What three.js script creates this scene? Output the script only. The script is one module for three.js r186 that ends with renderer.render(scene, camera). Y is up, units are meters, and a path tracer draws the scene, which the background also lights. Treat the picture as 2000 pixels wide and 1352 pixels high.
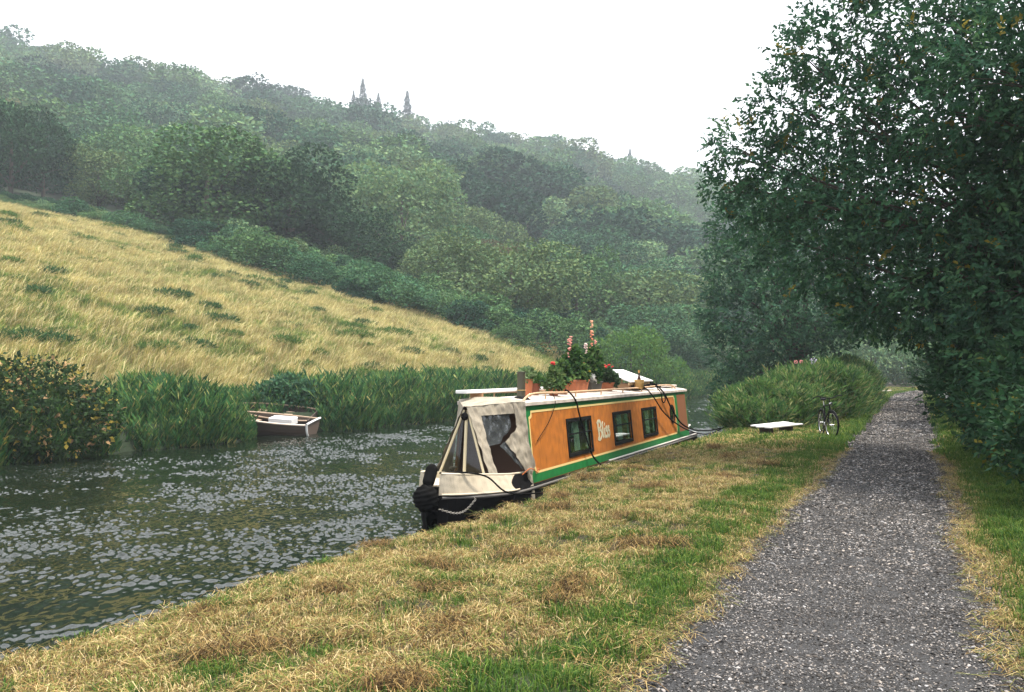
import * as THREE from 'three';
import { mergeGeometries } from 'three/addons/utils/BufferGeometryUtils.js';
import { RoundedBoxGeometry } from 'three/addons/geometries/RoundedBoxGeometry.js';
import { createNoise2D } from 'simplex-noise';

// ------------------------------------------------------------------ camera, sky, sun, exposure
const scene = new THREE.Scene();
const camera = new THREE.PerspectiveCamera(46.96, 1024 / 692, 0.1, 1500);
camera.position.set(0, 1.6, 0);
camera.rotation.set(THREE.MathUtils.degToRad(1.877), 0, 0);

const renderer = new THREE.WebGLRenderer({ antialias: true });
renderer.setSize(1024, 692);
renderer.toneMapping = THREE.LinearToneMapping;
renderer.toneMappingExposure = 4.0;
renderer.shadowMap.enabled = true;

const SUN_DIR = new THREE.Vector3(0.36, 0.9, -0.16).normalize();
{ // overcast sky: brighter towards the zenith, a broad pale glow where the sun stands behind the cloud
  const w = 256, h = 128, data = new Float32Array(w * h * 4), d = new THREE.Vector3();
  for (let j = 0; j < h; j++) for (let i = 0; i < w; i++) {
    const el = ((j + 0.5) / h - 0.5) * Math.PI, az = ((i + 0.5) / w - 0.5) * 2 * Math.PI;
    d.set(Math.cos(el) * Math.cos(az), Math.sin(el), Math.cos(el) * Math.sin(az));
    const up = Math.max(0, Math.sin(el)), glow = Math.pow(Math.max(0, d.dot(SUN_DIR)), 6);
    const L = el < 0 ? 0.38 : 0.45 * (1 + 0.6 * up) + 0.08 * glow;
    data.set([L * 0.97, L * 0.985, L * 1.02, 1], (j * w + i) * 4);
  }
  const sky = new THREE.DataTexture(data, w, h, THREE.RGBAFormat, THREE.FloatType);
  sky.mapping = THREE.EquirectangularReflectionMapping; sky.magFilter = THREE.LinearFilter; sky.needsUpdate = true;
  scene.background = sky; scene.environment = sky;
}
const sun = new THREE.DirectionalLight(0xfff4e4, 2.0);
sun.position.copy(SUN_DIR).multiplyScalar(200); sun.target.position.set(0, 0, -30);
sun.castShadow = true; sun.shadow.radius = 14; sun.shadow.mapSize.set(4096, 4096);
Object.assign(sun.shadow.camera, { left: -160, right: 160, top: 160, bottom: -160, near: 1, far: 600 });
scene.add(sun, sun.target);
scene.fog = new THREE.FogExp2(0xdfeaf6, 0.0008);

// ------------------------------------------------------------------ helpers
function rng(seed) { let a = seed >>> 0; return () => { a = (a + 0x6d2b79f5) | 0; let t = Math.imul(a ^ (a >>> 15), 1 | a); t = (t + Math.imul(t ^ (t >>> 7), 61 | t)) ^ t; return ((t ^ (t >>> 14)) >>> 0) / 4294967296; }; }
const N1 = createNoise2D(rng(11)), N2 = createNoise2D(rng(22)), N3 = createNoise2D(rng(33));
const clamp = (x, a = 0, b = 1) => Math.min(b, Math.max(a, x)), lerp = (a, b, k) => a + (b - a) * k;
const smooth = (a, b, x) => { const k = clamp((x - a) / (b - a)); return k * k * (3 - 2 * k); };
const V = (x, y, z) => new THREE.Vector3(x, y, z);
const RGB = (r, g, b) => new THREE.Color().setRGB(r, g, b);
const used = {};
function numbered(n) { const k = used[n] = (used[n] ?? -1) + 1; return k ? n + '_' + String(k).padStart(3, '0') : n; }
function shade(o) { o.traverse((m) => { if (m.isMesh) { m.castShadow = true; m.receiveShadow = true; } }); return o; }
function tag(o, label, category, group, kind) { Object.assign(o.userData, { label, category }); if (group) o.userData.group = group; if (kind) o.userData.kind = kind; return o; }
function thing(name, label, category, group) { const o = new THREE.Group(); o.name = numbered(name); scene.add(o); return tag(o, label, category, group); }
function part(parent, name, geo, m) { const o = new THREE.Mesh(geo, m); o.name = name; o.castShadow = o.receiveShadow = true; parent.add(o); return o; }
function copyOf(src, label, group) { const o = src.clone(); o.name = numbered(src.name.replace(/_\d{3}$/, '')); o.userData = { ...src.userData, label }; if (group) o.userData.group = group; scene.add(o); return o; }
function structure(name, geo, m) { const o = new THREE.Mesh(geo, m); o.name = name; o.receiveShadow = o.castShadow = true; o.userData = { kind: 'structure' }; scene.add(o); return o; }
const std = (r, g, b, rough = 0.8, extra = {}) => new THREE.MeshStandardMaterial({ color: RGB(r, g, b), roughness: rough, ...extra });
const leafMat = (r, g, b, through = 0.35, extra = {}) => new THREE.MeshPhysicalMaterial({ color: RGB(r, g, b), roughness: 1, transmission: through, thickness: 0, vertexColors: true, side: THREE.DoubleSide, specularIntensity: 0.2, ...extra });

class Tris { // triangle soup with a colour for each vertex
  constructor() { this.p = []; this.c = []; }
  tri(a, b, c, col, colB, colC) { this.p.push(a.x, a.y, a.z, b.x, b.y, b.z, c.x, c.y, c.z); for (const k of [col, colB ?? col, colC ?? colB ?? col]) this.c.push(k[0], k[1], k[2]); }
  geo() { const g = new THREE.BufferGeometry(); g.setAttribute('position', new THREE.Float32BufferAttribute(this.p, 3)); g.setAttribute('color', new THREE.Float32BufferAttribute(this.c, 3)); return g; }
}
const tmpA = V(0, 0, 0), tmpB = V(0, 0, 0);
function leaf(T, at, dir, nrm, L, W, col, fold = 0.18) { // a folded leaf: two triangles either side of its midrib
  const side = tmpA.crossVectors(dir, nrm).normalize(), n = tmpB.crossVectors(side, dir).normalize();
  const a = at, tip = V(at.x + dir.x * L, at.y + dir.y * L, at.z + dir.z * L);
  const m = V(at.x + dir.x * L * 0.45, at.y + dir.y * L * 0.45, at.z + dir.z * L * 0.45);
  const l = V(m.x + side.x * W + n.x * W * fold, m.y + side.y * W + n.y * W * fold, m.z + side.z * W + n.z * W * fold);
  const r = V(m.x - side.x * W + n.x * W * fold, m.y - side.y * W + n.y * W * fold, m.z - side.z * W + n.z * W * fold);
  T.tri(a, l, tip, col); T.tri(a, tip, r, col);
}
function randDir(R) { const u = R() * 2 - 1, a = R() * 6.28318, q = Math.sqrt(1 - u * u); return V(q * Math.cos(a), u, q * Math.sin(a)); }
function foliage(blobs, o) { // leaves through the outer shell of overlapping blobs; blob = [x, y, z, rx, ry, rz]
  const T = new Tris(), R = rng(o.seed), area = blobs.map((b) => b[3] * (b[4] ?? b[3])), total = area.reduce((a, b) => a + b, 0);
  const n = o.count, shell = o.shell ?? 0.4, w = o.width ?? 0.3, tones = o.tones;
  for (let k = 0, tries = 0; k < n && tries < n * 6; tries++) {
    let pick = R() * total, i = 0; while ((pick -= area[i]) > 0 && i < blobs.length - 1) i++;
    const b = blobs[i], rx = b[3], ry = b[4] ?? rx, rz = b[5] ?? rx, out = randDir(R);
    const rad = 1 - shell * R() * R() + (R() < (o.stray ?? 0.12) ? (o.reach ?? 0.12) * R() : 0);
    const p = V(b[0] + out.x * rx * rad, b[1] + out.y * ry * rad, b[2] + out.z * rz * rad);
    if (p.y < (o.floor ?? -1e9)) continue;
    let deep = false;
    for (let j = 0; j < blobs.length && !deep; j++) if (j !== i) { const c = blobs[j], dx = (p.x - c[0]) / c[3], dy = (p.y - c[1]) / (c[4] ?? c[3]), dz = (p.z - c[2]) / (c[5] ?? c[3]); deep = dx * dx + dy * dy + dz * dz < 0.42; }
    if (deep) continue;
    k++;
    const spray = o.spray ?? 1, base = randDir(R).multiplyScalar(0.8).add(out).normalize();
    if (o.upright) base.lerp(V(0, 1, 0), o.upright).normalize();
    const tone = tones[Math.floor(Math.pow(R(), o.bias ?? 1) * tones.length)], bright = 0.7 + 0.6 * R();
    for (let q = 0; q < spray; q++) {
      const L = o.size * (0.65 + 0.7 * R()), pp = spray > 1 ? p.clone().addScaledVector(base, (q / spray - 0.4) * o.twig) : p;
      const dir = randDir(R).multiplyScalar(o.splay ?? 0.75).add(base).normalize();
      if (o.droop) dir.y -= o.droop * R(), dir.normalize();
      const nrm = randDir(R).multiplyScalar(0.7).add(out).addScaledVector(V(0, 1, 0), 0.4).normalize();
      const v = bright * (0.85 + 0.3 * R());
      leaf(T, pp, dir, nrm, L, L * w, [tone[0] * v, tone[1] * v, tone[2] * v]);
    }
  }
  return T.geo();
}
function tube(points, r, seg = 24, rad = 6, closed = false) { return new THREE.TubeGeometry(new THREE.CatmullRomCurve3(points.map((p) => V(...p)), closed), seg, r, rad, closed); }
function taperTube(points, r0, r1, seg = 12, rad = 7) {
  const c = new THREE.CatmullRomCurve3(points.map((p) => (p.isVector3 ? p : V(...p)))), g = new THREE.TubeGeometry(c, seg, 1, rad, false), pos = g.attributes.position;
  for (let i = 0; i <= seg; i++) { const q = c.getPointAt(i / seg), r = lerp(r0, r1, i / seg); for (let j = 0; j <= rad; j++) { const k = i * (rad + 1) + j; pos.setXYZ(k, q.x + (pos.getX(k) - q.x) * r, q.y + (pos.getY(k) - q.y) * r, q.z + (pos.getZ(k) - q.z) * r); } }
  g.computeVertexNormals(); return g;
}
function box(w, h, d, x = 0, y = 0, z = 0) { const g = new THREE.BoxGeometry(w, h, d); g.translate(x, y, z); return g; }
function rbox(w, h, d, r, x = 0, y = 0, z = 0) { const g = new RoundedBoxGeometry(w, h, d, 2, r); g.translate(x, y, z); return g; }
function bar(a, b, r, rad = 7) { const A = V(...a), B = V(...b), g = new THREE.CylinderGeometry(r, r, A.distanceTo(B), rad); g.applyQuaternion(new THREE.Quaternion().setFromUnitVectors(V(0, 1, 0), B.clone().sub(A).normalize())); g.translate((A.x + B.x) / 2, (A.y + B.y) / 2, (A.z + B.z) / 2); return g; }
const merge = (list) => mergeGeometries(list.map((g) => (g.index ? g.toNonIndexed() : g)));
function noiseMap(size, f, repeat = 1, srgb = false) { const d = new Uint8Array(size * size * 4); for (let j = 0; j < size; j++) for (let i = 0; i < size; i++) { const c = f(i / size, j / size, i, j), k = (j * size + i) * 4; d[k] = c[0]; d[k + 1] = c[1]; d[k + 2] = c[2]; d[k + 3] = 255; } const t = new THREE.DataTexture(d, size, size); t.wrapS = t.wrapT = THREE.RepeatWrapping; t.magFilter = THREE.LinearFilter; t.repeat.set(repeat, repeat); if (srgb) t.colorSpace = THREE.SRGBColorSpace; t.needsUpdate = true; return t; }
function tileNoise(n, u, v, f) { // seamless: noise blended over the wrap
  const a = n(u * f, v * f), b = n((u - 1) * f, v * f), c = n(u * f, (v - 1) * f), d = n((u - 1) * f, (v - 1) * f); return lerp(lerp(a, b, u), lerp(c, d, u), v);
}
function instances(name, geo, mat, list, label, category, parent = scene) {
  const m = new THREE.InstancedMesh(geo, mat, list.length), M = new THREE.Matrix4(), q = new THREE.Quaternion(), e = new THREE.Euler(), s = V(1, 1, 1), p = V(0, 0, 0), c = new THREE.Color();
  list.forEach((k, i) => { e.set(k.rx ?? 0, k.ry ?? 0, k.rz ?? 0, 'YXZ'); q.setFromEuler(e); s.set(k.sx ?? k.s ?? 1, k.sy ?? k.s ?? 1, k.sz ?? k.s ?? 1); p.set(k.x, k.y, k.z); m.setMatrixAt(i, M.compose(p, q, s)); if (k.c) m.setColorAt(i, c.setRGB(k.c[0], k.c[1], k.c[2])); });
  m.name = numbered(name); m.castShadow = m.receiveShadow = true; tag(m, label, category, null, 'stuff'); parent.add(m); return m;
}

// ------------------------------------------------------------------ the lie of the land: s runs along the canal, t across it (metres)
const CA = Math.cos(THREE.MathUtils.degToRad(26.8)), SA = Math.sin(THREE.MathUtils.degToRad(26.8));
const world = (s, t) => [s * SA + t * CA, -s * CA + t * SA];
const along = (x, z) => [x * SA - z * CA, x * CA + z * SA];
const WATER = -0.5;
const pathMid = (s) => -0.43 + 0.0045 * Math.pow(Math.max(0, s - 58), 2) + 0.06 * N1(s * 0.12, 3);
const pathHalf = (s) => 0.92 + 0.07 * N1(s * 0.45, 9);
const nearEdge = (s) => -4.75 - 1.6 * smooth(24, 44, s) - 0.3 * smooth(9.4, 11.4, s) * (1 - smooth(16, 20, s)) + 0.3 * smooth(6, 8, s) * (1 - smooth(9.6, 11.6, s)) + 0.14 * N1(s * 0.35, 20) + 0.05 * N1(s * 1.7, 24);
const farEdge = (s) => -18.9 + 2.2 * smooth(12, 62, s) + 0.3 * N1(s * 0.2, 40) + 0.12 * N1(s * 0.9, 44) - 2.7 * Math.exp(-Math.pow((s - 20.6) / 1.25, 2));
function land(s, t) { // the towpath side
  const m = pathMid(s), h = pathHalf(s), e = nearEdge(s), off = Math.abs(t - m) - h, rough = 0.03 * N1(s * 1.3, t * 1.3) + 0.014 * N2(s * 4, t * 4);
  if (off < 0) return 0.02 * (1 - Math.pow((t - m) / h, 2)) + 0.006 * N2(s * 2, t * 2);
  if (t < m) { const k = clamp((m - h - t) / (m - h - e)); return rough * smooth(0, 0.35, off) + 0.03 * smooth(0, 0.25, off) - 0.14 * Math.pow(k, 3) + 0.05 * N1(s * 0.3, t * 0.5) * smooth(0.2, 1.2, off); }
  return rough * smooth(0, 0.35, off) + 0.03 * smooth(0, 0.25, off) + 0.06 * off + 0.22 * smooth(1.2, 6, off) * (off - 1.2);
}
// the far side: heights surveyed at points, joined by a thin plate
const survey = [];
for (const s of [-40, -15, 5, 20, 35, 50, 65, 80, 110, 150, 200, 260]) { const [x, z] = world(s, farEdge(s) - 0.6); survey.push([x, z, 0.12]); }
for (const p of [[-50.5, -78, 18.1], [-38.3, -74, 15.3], [-24.9, -70, 11.8], [-12.8, -66, 7.8], [-4.3, -66, 5.7], [4.4, -68, 3.2], [14.5, -75, 1.9], // hedge
  [-189, -290, 111], [-156, -300, 104], [-114, -320, 103], [-67, -345, 99], [0, -380, 96], [52, -400, 91], [103, -420, 88], [-254, -300, 124], [163, -420, 76], // ridge
  [-130, -200, 67.3], [-100, -205, 63.7], [-70, -215, 61.5], [-30, -235, 57], [17, -260, 55], [63, -280, 51], // upper slope
  [-83, -128, 33.4], [-60, -132, 31], [-30.5, -118, 21], [-17, -130, 22], [0, -140, 21.5], [33, -170, 22.8], [22, -115, 6.2], [-48, -92, 20], [8, -92, 5],
  [-75, -70, 24], [-70, -30, 21], [-45, -25, 12], [-130, -60, 52], [-170, -120, 72], [-200, -340, 120], [-70, -400, 112], [20, -440, 106], [120, -480, 96]]) survey.push(p);
const plate = (() => {
  const n = survey.length, U = (r2) => (r2 < 1e-9 ? 0 : 0.5 * r2 * Math.log(r2)), S = 100, P = survey.map((p) => [p[0] / S, p[1] / S, p[2]]), m = n + 3;
  const A = Array.from({ length: m }, () => new Float64Array(m + 1));
  for (let i = 0; i < n; i++) { for (let j = 0; j < n; j++) A[i][j] = U((P[i][0] - P[j][0]) ** 2 + (P[i][1] - P[j][1]) ** 2); A[i][i] += 1e-4; A[i][n] = A[n][i] = 1; A[i][n + 1] = A[n + 1][i] = P[i][0]; A[i][n + 2] = A[n + 2][i] = P[i][1]; A[i][m] = P[i][2]; }
  for (let c = 0; c < m; c++) { let b = c; for (let r = c + 1; r < m; r++) if (Math.abs(A[r][c]) > Math.abs(A[b][c])) b = r; [A[c], A[b]] = [A[b], A[c]]; for (let r = 0; r < m; r++) if (r !== c) { const k = A[r][c] / A[c][c]; if (k) for (let q = c; q <= m; q++) A[r][q] -= k * A[c][q]; } }
  const W = A.map((row, i) => row[m] / row[i]);
  return (x, z) => { x /= S; z /= S; let h = W[n] + W[n + 1] * x + W[n + 2] * z; for (let i = 0; i < n; i++) h += W[i] * U((x - P[i][0]) ** 2 + (z - P[i][1]) ** 2); return h; };
})();
function hill(x, z) { const [s, t] = along(x, z), w = farEdge(s) - t; return lerp(0.15, Math.max(0.1, plate(x, z)), smooth(0, 9, w)) + 0.22 * N1(x * 0.09, z * 0.09) * smooth(3, 12, w) + 0.08 * N2(x * 0.35, z * 0.35); }
const hedgeLine = [[-90, -86], [-50.5, -78], [-38.3, -74], [-24.9, -70], [-12.8, -65], [-4.3, -64.5], [4.4, -66], [14.5, -72], [19, -78]];
function hedgeZ(x) { for (let i = 1; i < hedgeLine.length; i++) if (x < hedgeLine[i][0]) { const a = hedgeLine[i - 1], b = hedgeLine[i]; return lerp(a[1], b[1], clamp((x - a[0]) / (b[0] - a[0]))); } return -78; }

function sheet(us, vs, at, colour, flip = false) { // a grid of points with smooth normals, uv in metres
  const p = [], c = [], uv = [], ix = [], nu = us.length, nv = vs.length;
  for (const v of vs) for (const u of us) { const q = at(u, v); p.push(q[0], q[1], q[2]); uv.push(u, v); if (colour) c.push(...colour(u, v, q)); }
  for (let j = 0; j < nv - 1; j++) for (let i = 0; i < nu - 1; i++) { const a = j * nu + i; flip ? ix.push(a, a + nu, a + 1, a + 1, a + nu, a + nu + 1) : ix.push(a, a + 1, a + nu, a + 1, a + nu + 1, a + nu); }
  const g = new THREE.BufferGeometry(); g.setAttribute('position', new THREE.Float32BufferAttribute(p, 3)); g.setAttribute('uv', new THREE.Float32BufferAttribute(uv, 2));
  if (colour) g.setAttribute('color', new THREE.Float32BufferAttribute(c, 3)); g.setIndex(ix); g.computeVertexNormals(); return g;
}
const steps = (...spans) => { const out = []; for (const [a, b, d] of spans) { const n = Math.max(1, Math.round((b - a) / d)); for (let i = 0; i < n; i++) out.push(a + (b - a) * i / n); } out.push(spans[spans.length - 1][1]); return out; };

// how dry the mown bank is at a place, 0 green to 1 straw
const dryness = (s, t) => { const off = pathMid(s) - pathHalf(s) - t; return clamp(0.74 + 0.42 * N1(s * 0.55, t * 0.9 + 7) + 0.25 * N2(s * 1.9, t * 2.3) - 0.75 * (1 - smooth(0.15, 1.0, off + 0.35 * N1(s * 0.8, 51))) - 0.25 * smooth(17, 22, s)); };
{
  const ss = steps([-60, 0, 3], [0, 14, 0.1], [14, 30, 0.25], [30, 60, 0.8], [60, 170, 4], [170, 330, 20]), ts = steps([0, 0.06, 0.02], [0.06, 0.3, 0.016], [0.3, 0.34, 0.01], [0.34, 1, 0.12], [1, 3, 0.5], [3, 12, 2]);
  // v: 0 under water .. 0.06 lip of the bank, 0.3 path's left edge, 0.34 its right edge, beyond: metres of verge
  const place = (s, v) => {
    const e = nearEdge(s), l = pathMid(s) - pathHalf(s), r = pathMid(s) + pathHalf(s);
    if (v < 0.06) { const k = v / 0.06; return [e - 0.55 + 0.45 * k, k < 0.4 ? -1.0 : lerp(-0.75, -0.3, (k - 0.4) / 0.6)]; }
    const t = v < 0.3 ? lerp(e, l, (v - 0.06) / 0.24) : v < 0.34 ? lerp(l, r, (v - 0.3) / 0.04) : r + (v - 0.34) * 5;
    return [t, land(s, t) - (v >= 0.3 && v <= 0.34 ? 0.03 : 0)];
  };
  const g = sheet(ss, ts, (s, v) => { const [t, y] = place(s, v), [x, z] = world(s, t); return [x, y, z]; }, (s, v) => {
    const [t] = place(s, v), d = v > 0.34 ? 0.25 + 0.3 * N1(s, t) : dryness(s, t), k = 0.75 + 0.3 * N2(s * 3.1, t * 3.1);
    if (v < 0.06) return [0.06 * k, 0.045 * k, 0.028 * k];
    return [lerp(0.03, 0.065, d) * k, lerp(0.04, 0.045, d) * k, lerp(0.014, 0.018, d) * k];
  });
  structure('grass_bank', g, new THREE.MeshStandardMaterial({ vertexColors: true, roughness: 1 }));
  // the towpath: a sheet of grit, stones are laid on it further down
  const grit = noiseMap(1024, (u, v) => { const a = tileNoise(N1, u, v, 90), b = tileNoise(N2, u, v, 210), c = tileNoise(N3, u, v, 9), k = clamp(0.5 + 0.3 * a + 0.32 * b + 0.1 * c) * 255; return [k, k, k]; });
  const gritColour = noiseMap(1024, (u, v) => { const a = tileNoise(N1, u, v, 90), b = tileNoise(N2, u, v, 210), c = tileNoise(N3, u, v, 7), k = clamp(0.2 + 0.13 * a + 0.16 * b + 0.04 * c, 0.06, 1); return [k * 222, k * 224, k * 232]; }, 1, true);
  const pg = sheet(steps([-40, 0, 2], [0, 20, 0.15], [20, 60, 0.5], [60, 130, 2]), steps([-1, 1, 0.1]), (s, k) => { const t = pathMid(s) + k * (pathHalf(s) + 0.03), [x, z] = world(s, t); return [x, land(s, t) + 0.004 - 0.02 * Math.pow(Math.abs(k), 6), z]; });
  const uv = pg.attributes.uv; for (let i = 0; i < uv.count; i++) uv.setXY(i, uv.getX(i) / 2, uv.getY(i) * 0.8 / 2);
  structure('towpath', pg, new THREE.MeshStandardMaterial({ map: gritColour, bumpMap: grit, bumpScale: 0.012, roughness: 0.95 }));
}
{ // hillside and meadow
  const ss = steps([-70, 0, 4], [0, 80, 1], [80, 200, 4], [200, 520, 12]), ws = steps([-1.2, 0, 0.3], [0, 60, 1], [60, 150, 4], [150, 430, 12]);
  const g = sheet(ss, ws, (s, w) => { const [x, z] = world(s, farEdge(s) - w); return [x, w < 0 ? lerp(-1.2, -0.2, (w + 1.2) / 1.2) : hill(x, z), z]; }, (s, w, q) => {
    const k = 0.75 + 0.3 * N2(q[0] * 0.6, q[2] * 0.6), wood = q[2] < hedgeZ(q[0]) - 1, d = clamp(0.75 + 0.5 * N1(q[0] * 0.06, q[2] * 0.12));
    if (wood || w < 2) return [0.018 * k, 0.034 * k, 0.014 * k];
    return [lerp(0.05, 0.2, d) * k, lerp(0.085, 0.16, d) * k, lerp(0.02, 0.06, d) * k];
  }, true);
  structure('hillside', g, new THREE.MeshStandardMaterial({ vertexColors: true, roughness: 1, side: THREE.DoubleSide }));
}
{ // canal: wavelets as real relief
  const calm = (s, t) => clamp(0.75 + 0.45 * N1(s * 0.16 + 5, t * 0.22) + 0.25 * N2(s * 0.5, t * 0.5)) * lerp(0.35, 1, smooth(0.2, 3.2, t - farEdge(s))) * (0.85 + 0.15 * smooth(3, 9, s));
  const wave = (s, t) => {
    const a = calm(s, t), w1 = N1(s * 6.2 + 0.3 * N3(t * 3, s * 2), t * 7.4), w2 = N2(s * 11.5, t * 12.5), w3 = N3(s * 0.7, t * 0.9), fine = Math.sin((t * 0.72 + s * 0.69) * 38 + 2.5 * N1(s * 1.6, t * 1.6)) * smooth(11, 3, s);
    return a * (0.036 * Math.max(0, w1 - 0.14) * (1 + 0.5 * w3) + 0.0085 * w2) + 0.012 * w3 + 0.0022 * fine;
  };
  const coarse = [-60, 2, 1], g1 = (ss, ts) => sheet(ss, ts, (s, k) => { const t = lerp(farEdge(s) - 0.3, -4.4 - 1.9 * smooth(24, 44, s), k), [x, z] = world(s, t); return [x, WATER + wave(s, t), z]; });
  const water = new THREE.MeshPhysicalMaterial({ color: RGB(0.006, 0.01, 0.006), roughness: 0.025, ior: 1.34, specularIntensity: 1 });
  structure('canal_water', g1(steps(coarse, [2, 30, 0.034], [30, 60, 0.09], [60, 110, 0.3], [110, 330, 6]), steps([0, 1, 1 / 400])), water);
}

// ------------------------------------------------------------------ trees of the wood
const TONES = [[0.85, 1.0, 0.85], [1.05, 1.05, 0.8], [0.8, 0.95, 0.9], [1.2, 1.12, 0.85]];
const bark = std(0.06, 0.05, 0.04, 0.95);
const woodTints = [[0.06, 0.135, 0.075], [0.042, 0.105, 0.062], [0.09, 0.17, 0.08], [0.03, 0.08, 0.054], [0.072, 0.14, 0.064], [0.13, 0.21, 0.12], [0.02, 0.058, 0.038], [0.1, 0.15, 0.075]].map((c) => leafMat(...c, 0.12));
function crownBlobs(seed, H, spread, low) {
  const R = rng(seed), rad = spread * H / 2, mid = H * (1 + low) / 2, ry = H * (1 - low) / 2, b = [[0, mid, 0, rad * 0.7, ry * 0.76, rad * 0.7]];
  for (let i = 0; i < 22; i++) { const d = randDir(R); if (d.y < -0.75) continue; const r = H * (0.1 + 0.1 * R()), k = 0.74 + 0.22 * R(), squash = d.y < 0 ? 1 : 1 - 0.12 * Math.abs(d.x); b.push([d.x * rad * k * squash, mid + d.y * ry * k * 0.95, d.z * rad * k * squash, r * 1.15, r * 0.85, r * 1.15]); }
  return b;
}
function makeTree(seed, H, spread, low, leaves, size) {
  const blobs = crownBlobs(seed, H, spread, low), g = new THREE.Group();
  const R = rng(seed + 5), parts = [taperTube([[0, -0.6, 0], [0.1 * R(), H * 0.2, 0.1], [0.2 * R(), H * 0.7, 0]], H * 0.03, H * 0.008, 8, 7)];
  for (let i = 1; i < blobs.length; i += 4) parts.push(taperTube([[0, H * (low + 0.12), 0], [blobs[i][0] * 0.5, lerp(H * (low + 0.1), blobs[i][1], 0.65), blobs[i][2] * 0.5], [blobs[i][0], blobs[i][1], blobs[i][2]]], H * 0.012, H * 0.003, 5, 5));
  part(g, 'trunk', merge(parts), bark);
  part(g, 'crown', foliage(blobs, { seed: seed + 9, count: leaves, size, width: 0.36, tones: TONES, shell: 0.45, floor: 0.2 }), woodTints[0]);
  return g;
}
function makeConifer(seed, H) {
  const g = new THREE.Group(), T = new Tris(), R = rng(seed);
  part(g, 'trunk', taperTube([[0, -0.5, 0], [0, H * 0.5, 0], [0, H, 0]], H * 0.018, 0.03, 6, 6), bark);
  for (let i = 0; i < 2600; i++) { const k = Math.pow(R(), 0.8), y = H * (0.12 + 0.88 * (1 - k)), r = H * 0.21 * k * (0.15 + 0.85 * R()) * (0.75 + 0.25 * Math.sin(y * 5)), a = R() * 6.283, d = V(Math.cos(a), -0.25 + 0.5 * R(), Math.sin(a)).normalize(), v = 0.7 + 0.5 * R(); leaf(T, V(Math.cos(a) * r, y, Math.sin(a) * r), d, V(0, 1, 0.2), 0.25 + 0.6 * k, 0.06 + 0.14 * k, [v * 0.9, v, v]); }
  part(g, 'crown', T.geo(), woodTints[3]); return g;
}
const big = [1, 2, 3, 4, 5].map((k) => makeTree(k * 31, 10, [0.95, 1.1, 0.85, 1.2, 1.0][k - 1], [0.08, 0.05, 0.12, 0.04, 0.06][k - 1], 10500, 0.29));
const far = [1, 2, 3, 4].map((k) => makeTree(k * 57 + 400, 11, [0.85, 1.0, 0.75, 1.1][k - 1], 0.1, 4000, 0.5));
const bushy = [1, 2, 3, 4].map((k) => makeTree(k * 71 + 800, 4, [1.5, 1.25, 1.7, 1.1][k - 1], -0.15, 5500, 0.19));
const conifer = makeConifer(99, 12);
function plant(src, name, x, y, z, scale, turn, tint, label, category, group) {
  const o = src.clone(); o.name = numbered(name); scene.add(o); o.position.set(x, y, z); o.rotation.y = turn;
  if (Array.isArray(scale)) o.scale.set(...scale); else o.scale.setScalar(scale);
  if (tint) o.children[1].material = tint;
  return tag(o, label, category, group);
}
const tintWord = (m) => ['mid-green', 'deep green', 'light green', 'blue-green', 'fresh green', 'pale grey-green', 'very dark green', 'olive'][woodTints.indexOf(m)] ?? 'green';
const bearing = (x, z) => { const k = x / -z; return k < -0.5 ? 'at the far left' : k < -0.3 ? 'left of the conifers' : k < -0.17 ? 'below the conifers' : k < -0.05 ? 'just left of the middle' : k < 0.06 ? 'above the boat bow' : k < 0.16 ? 'above the boat cabin' : 'beside the overhanging tree'; };
const inView = (x, z, margin = 70) => { const px = 1000 + x / -z * 1556; return z < -2 && px > -margin && px < 2000 + margin; };
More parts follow.
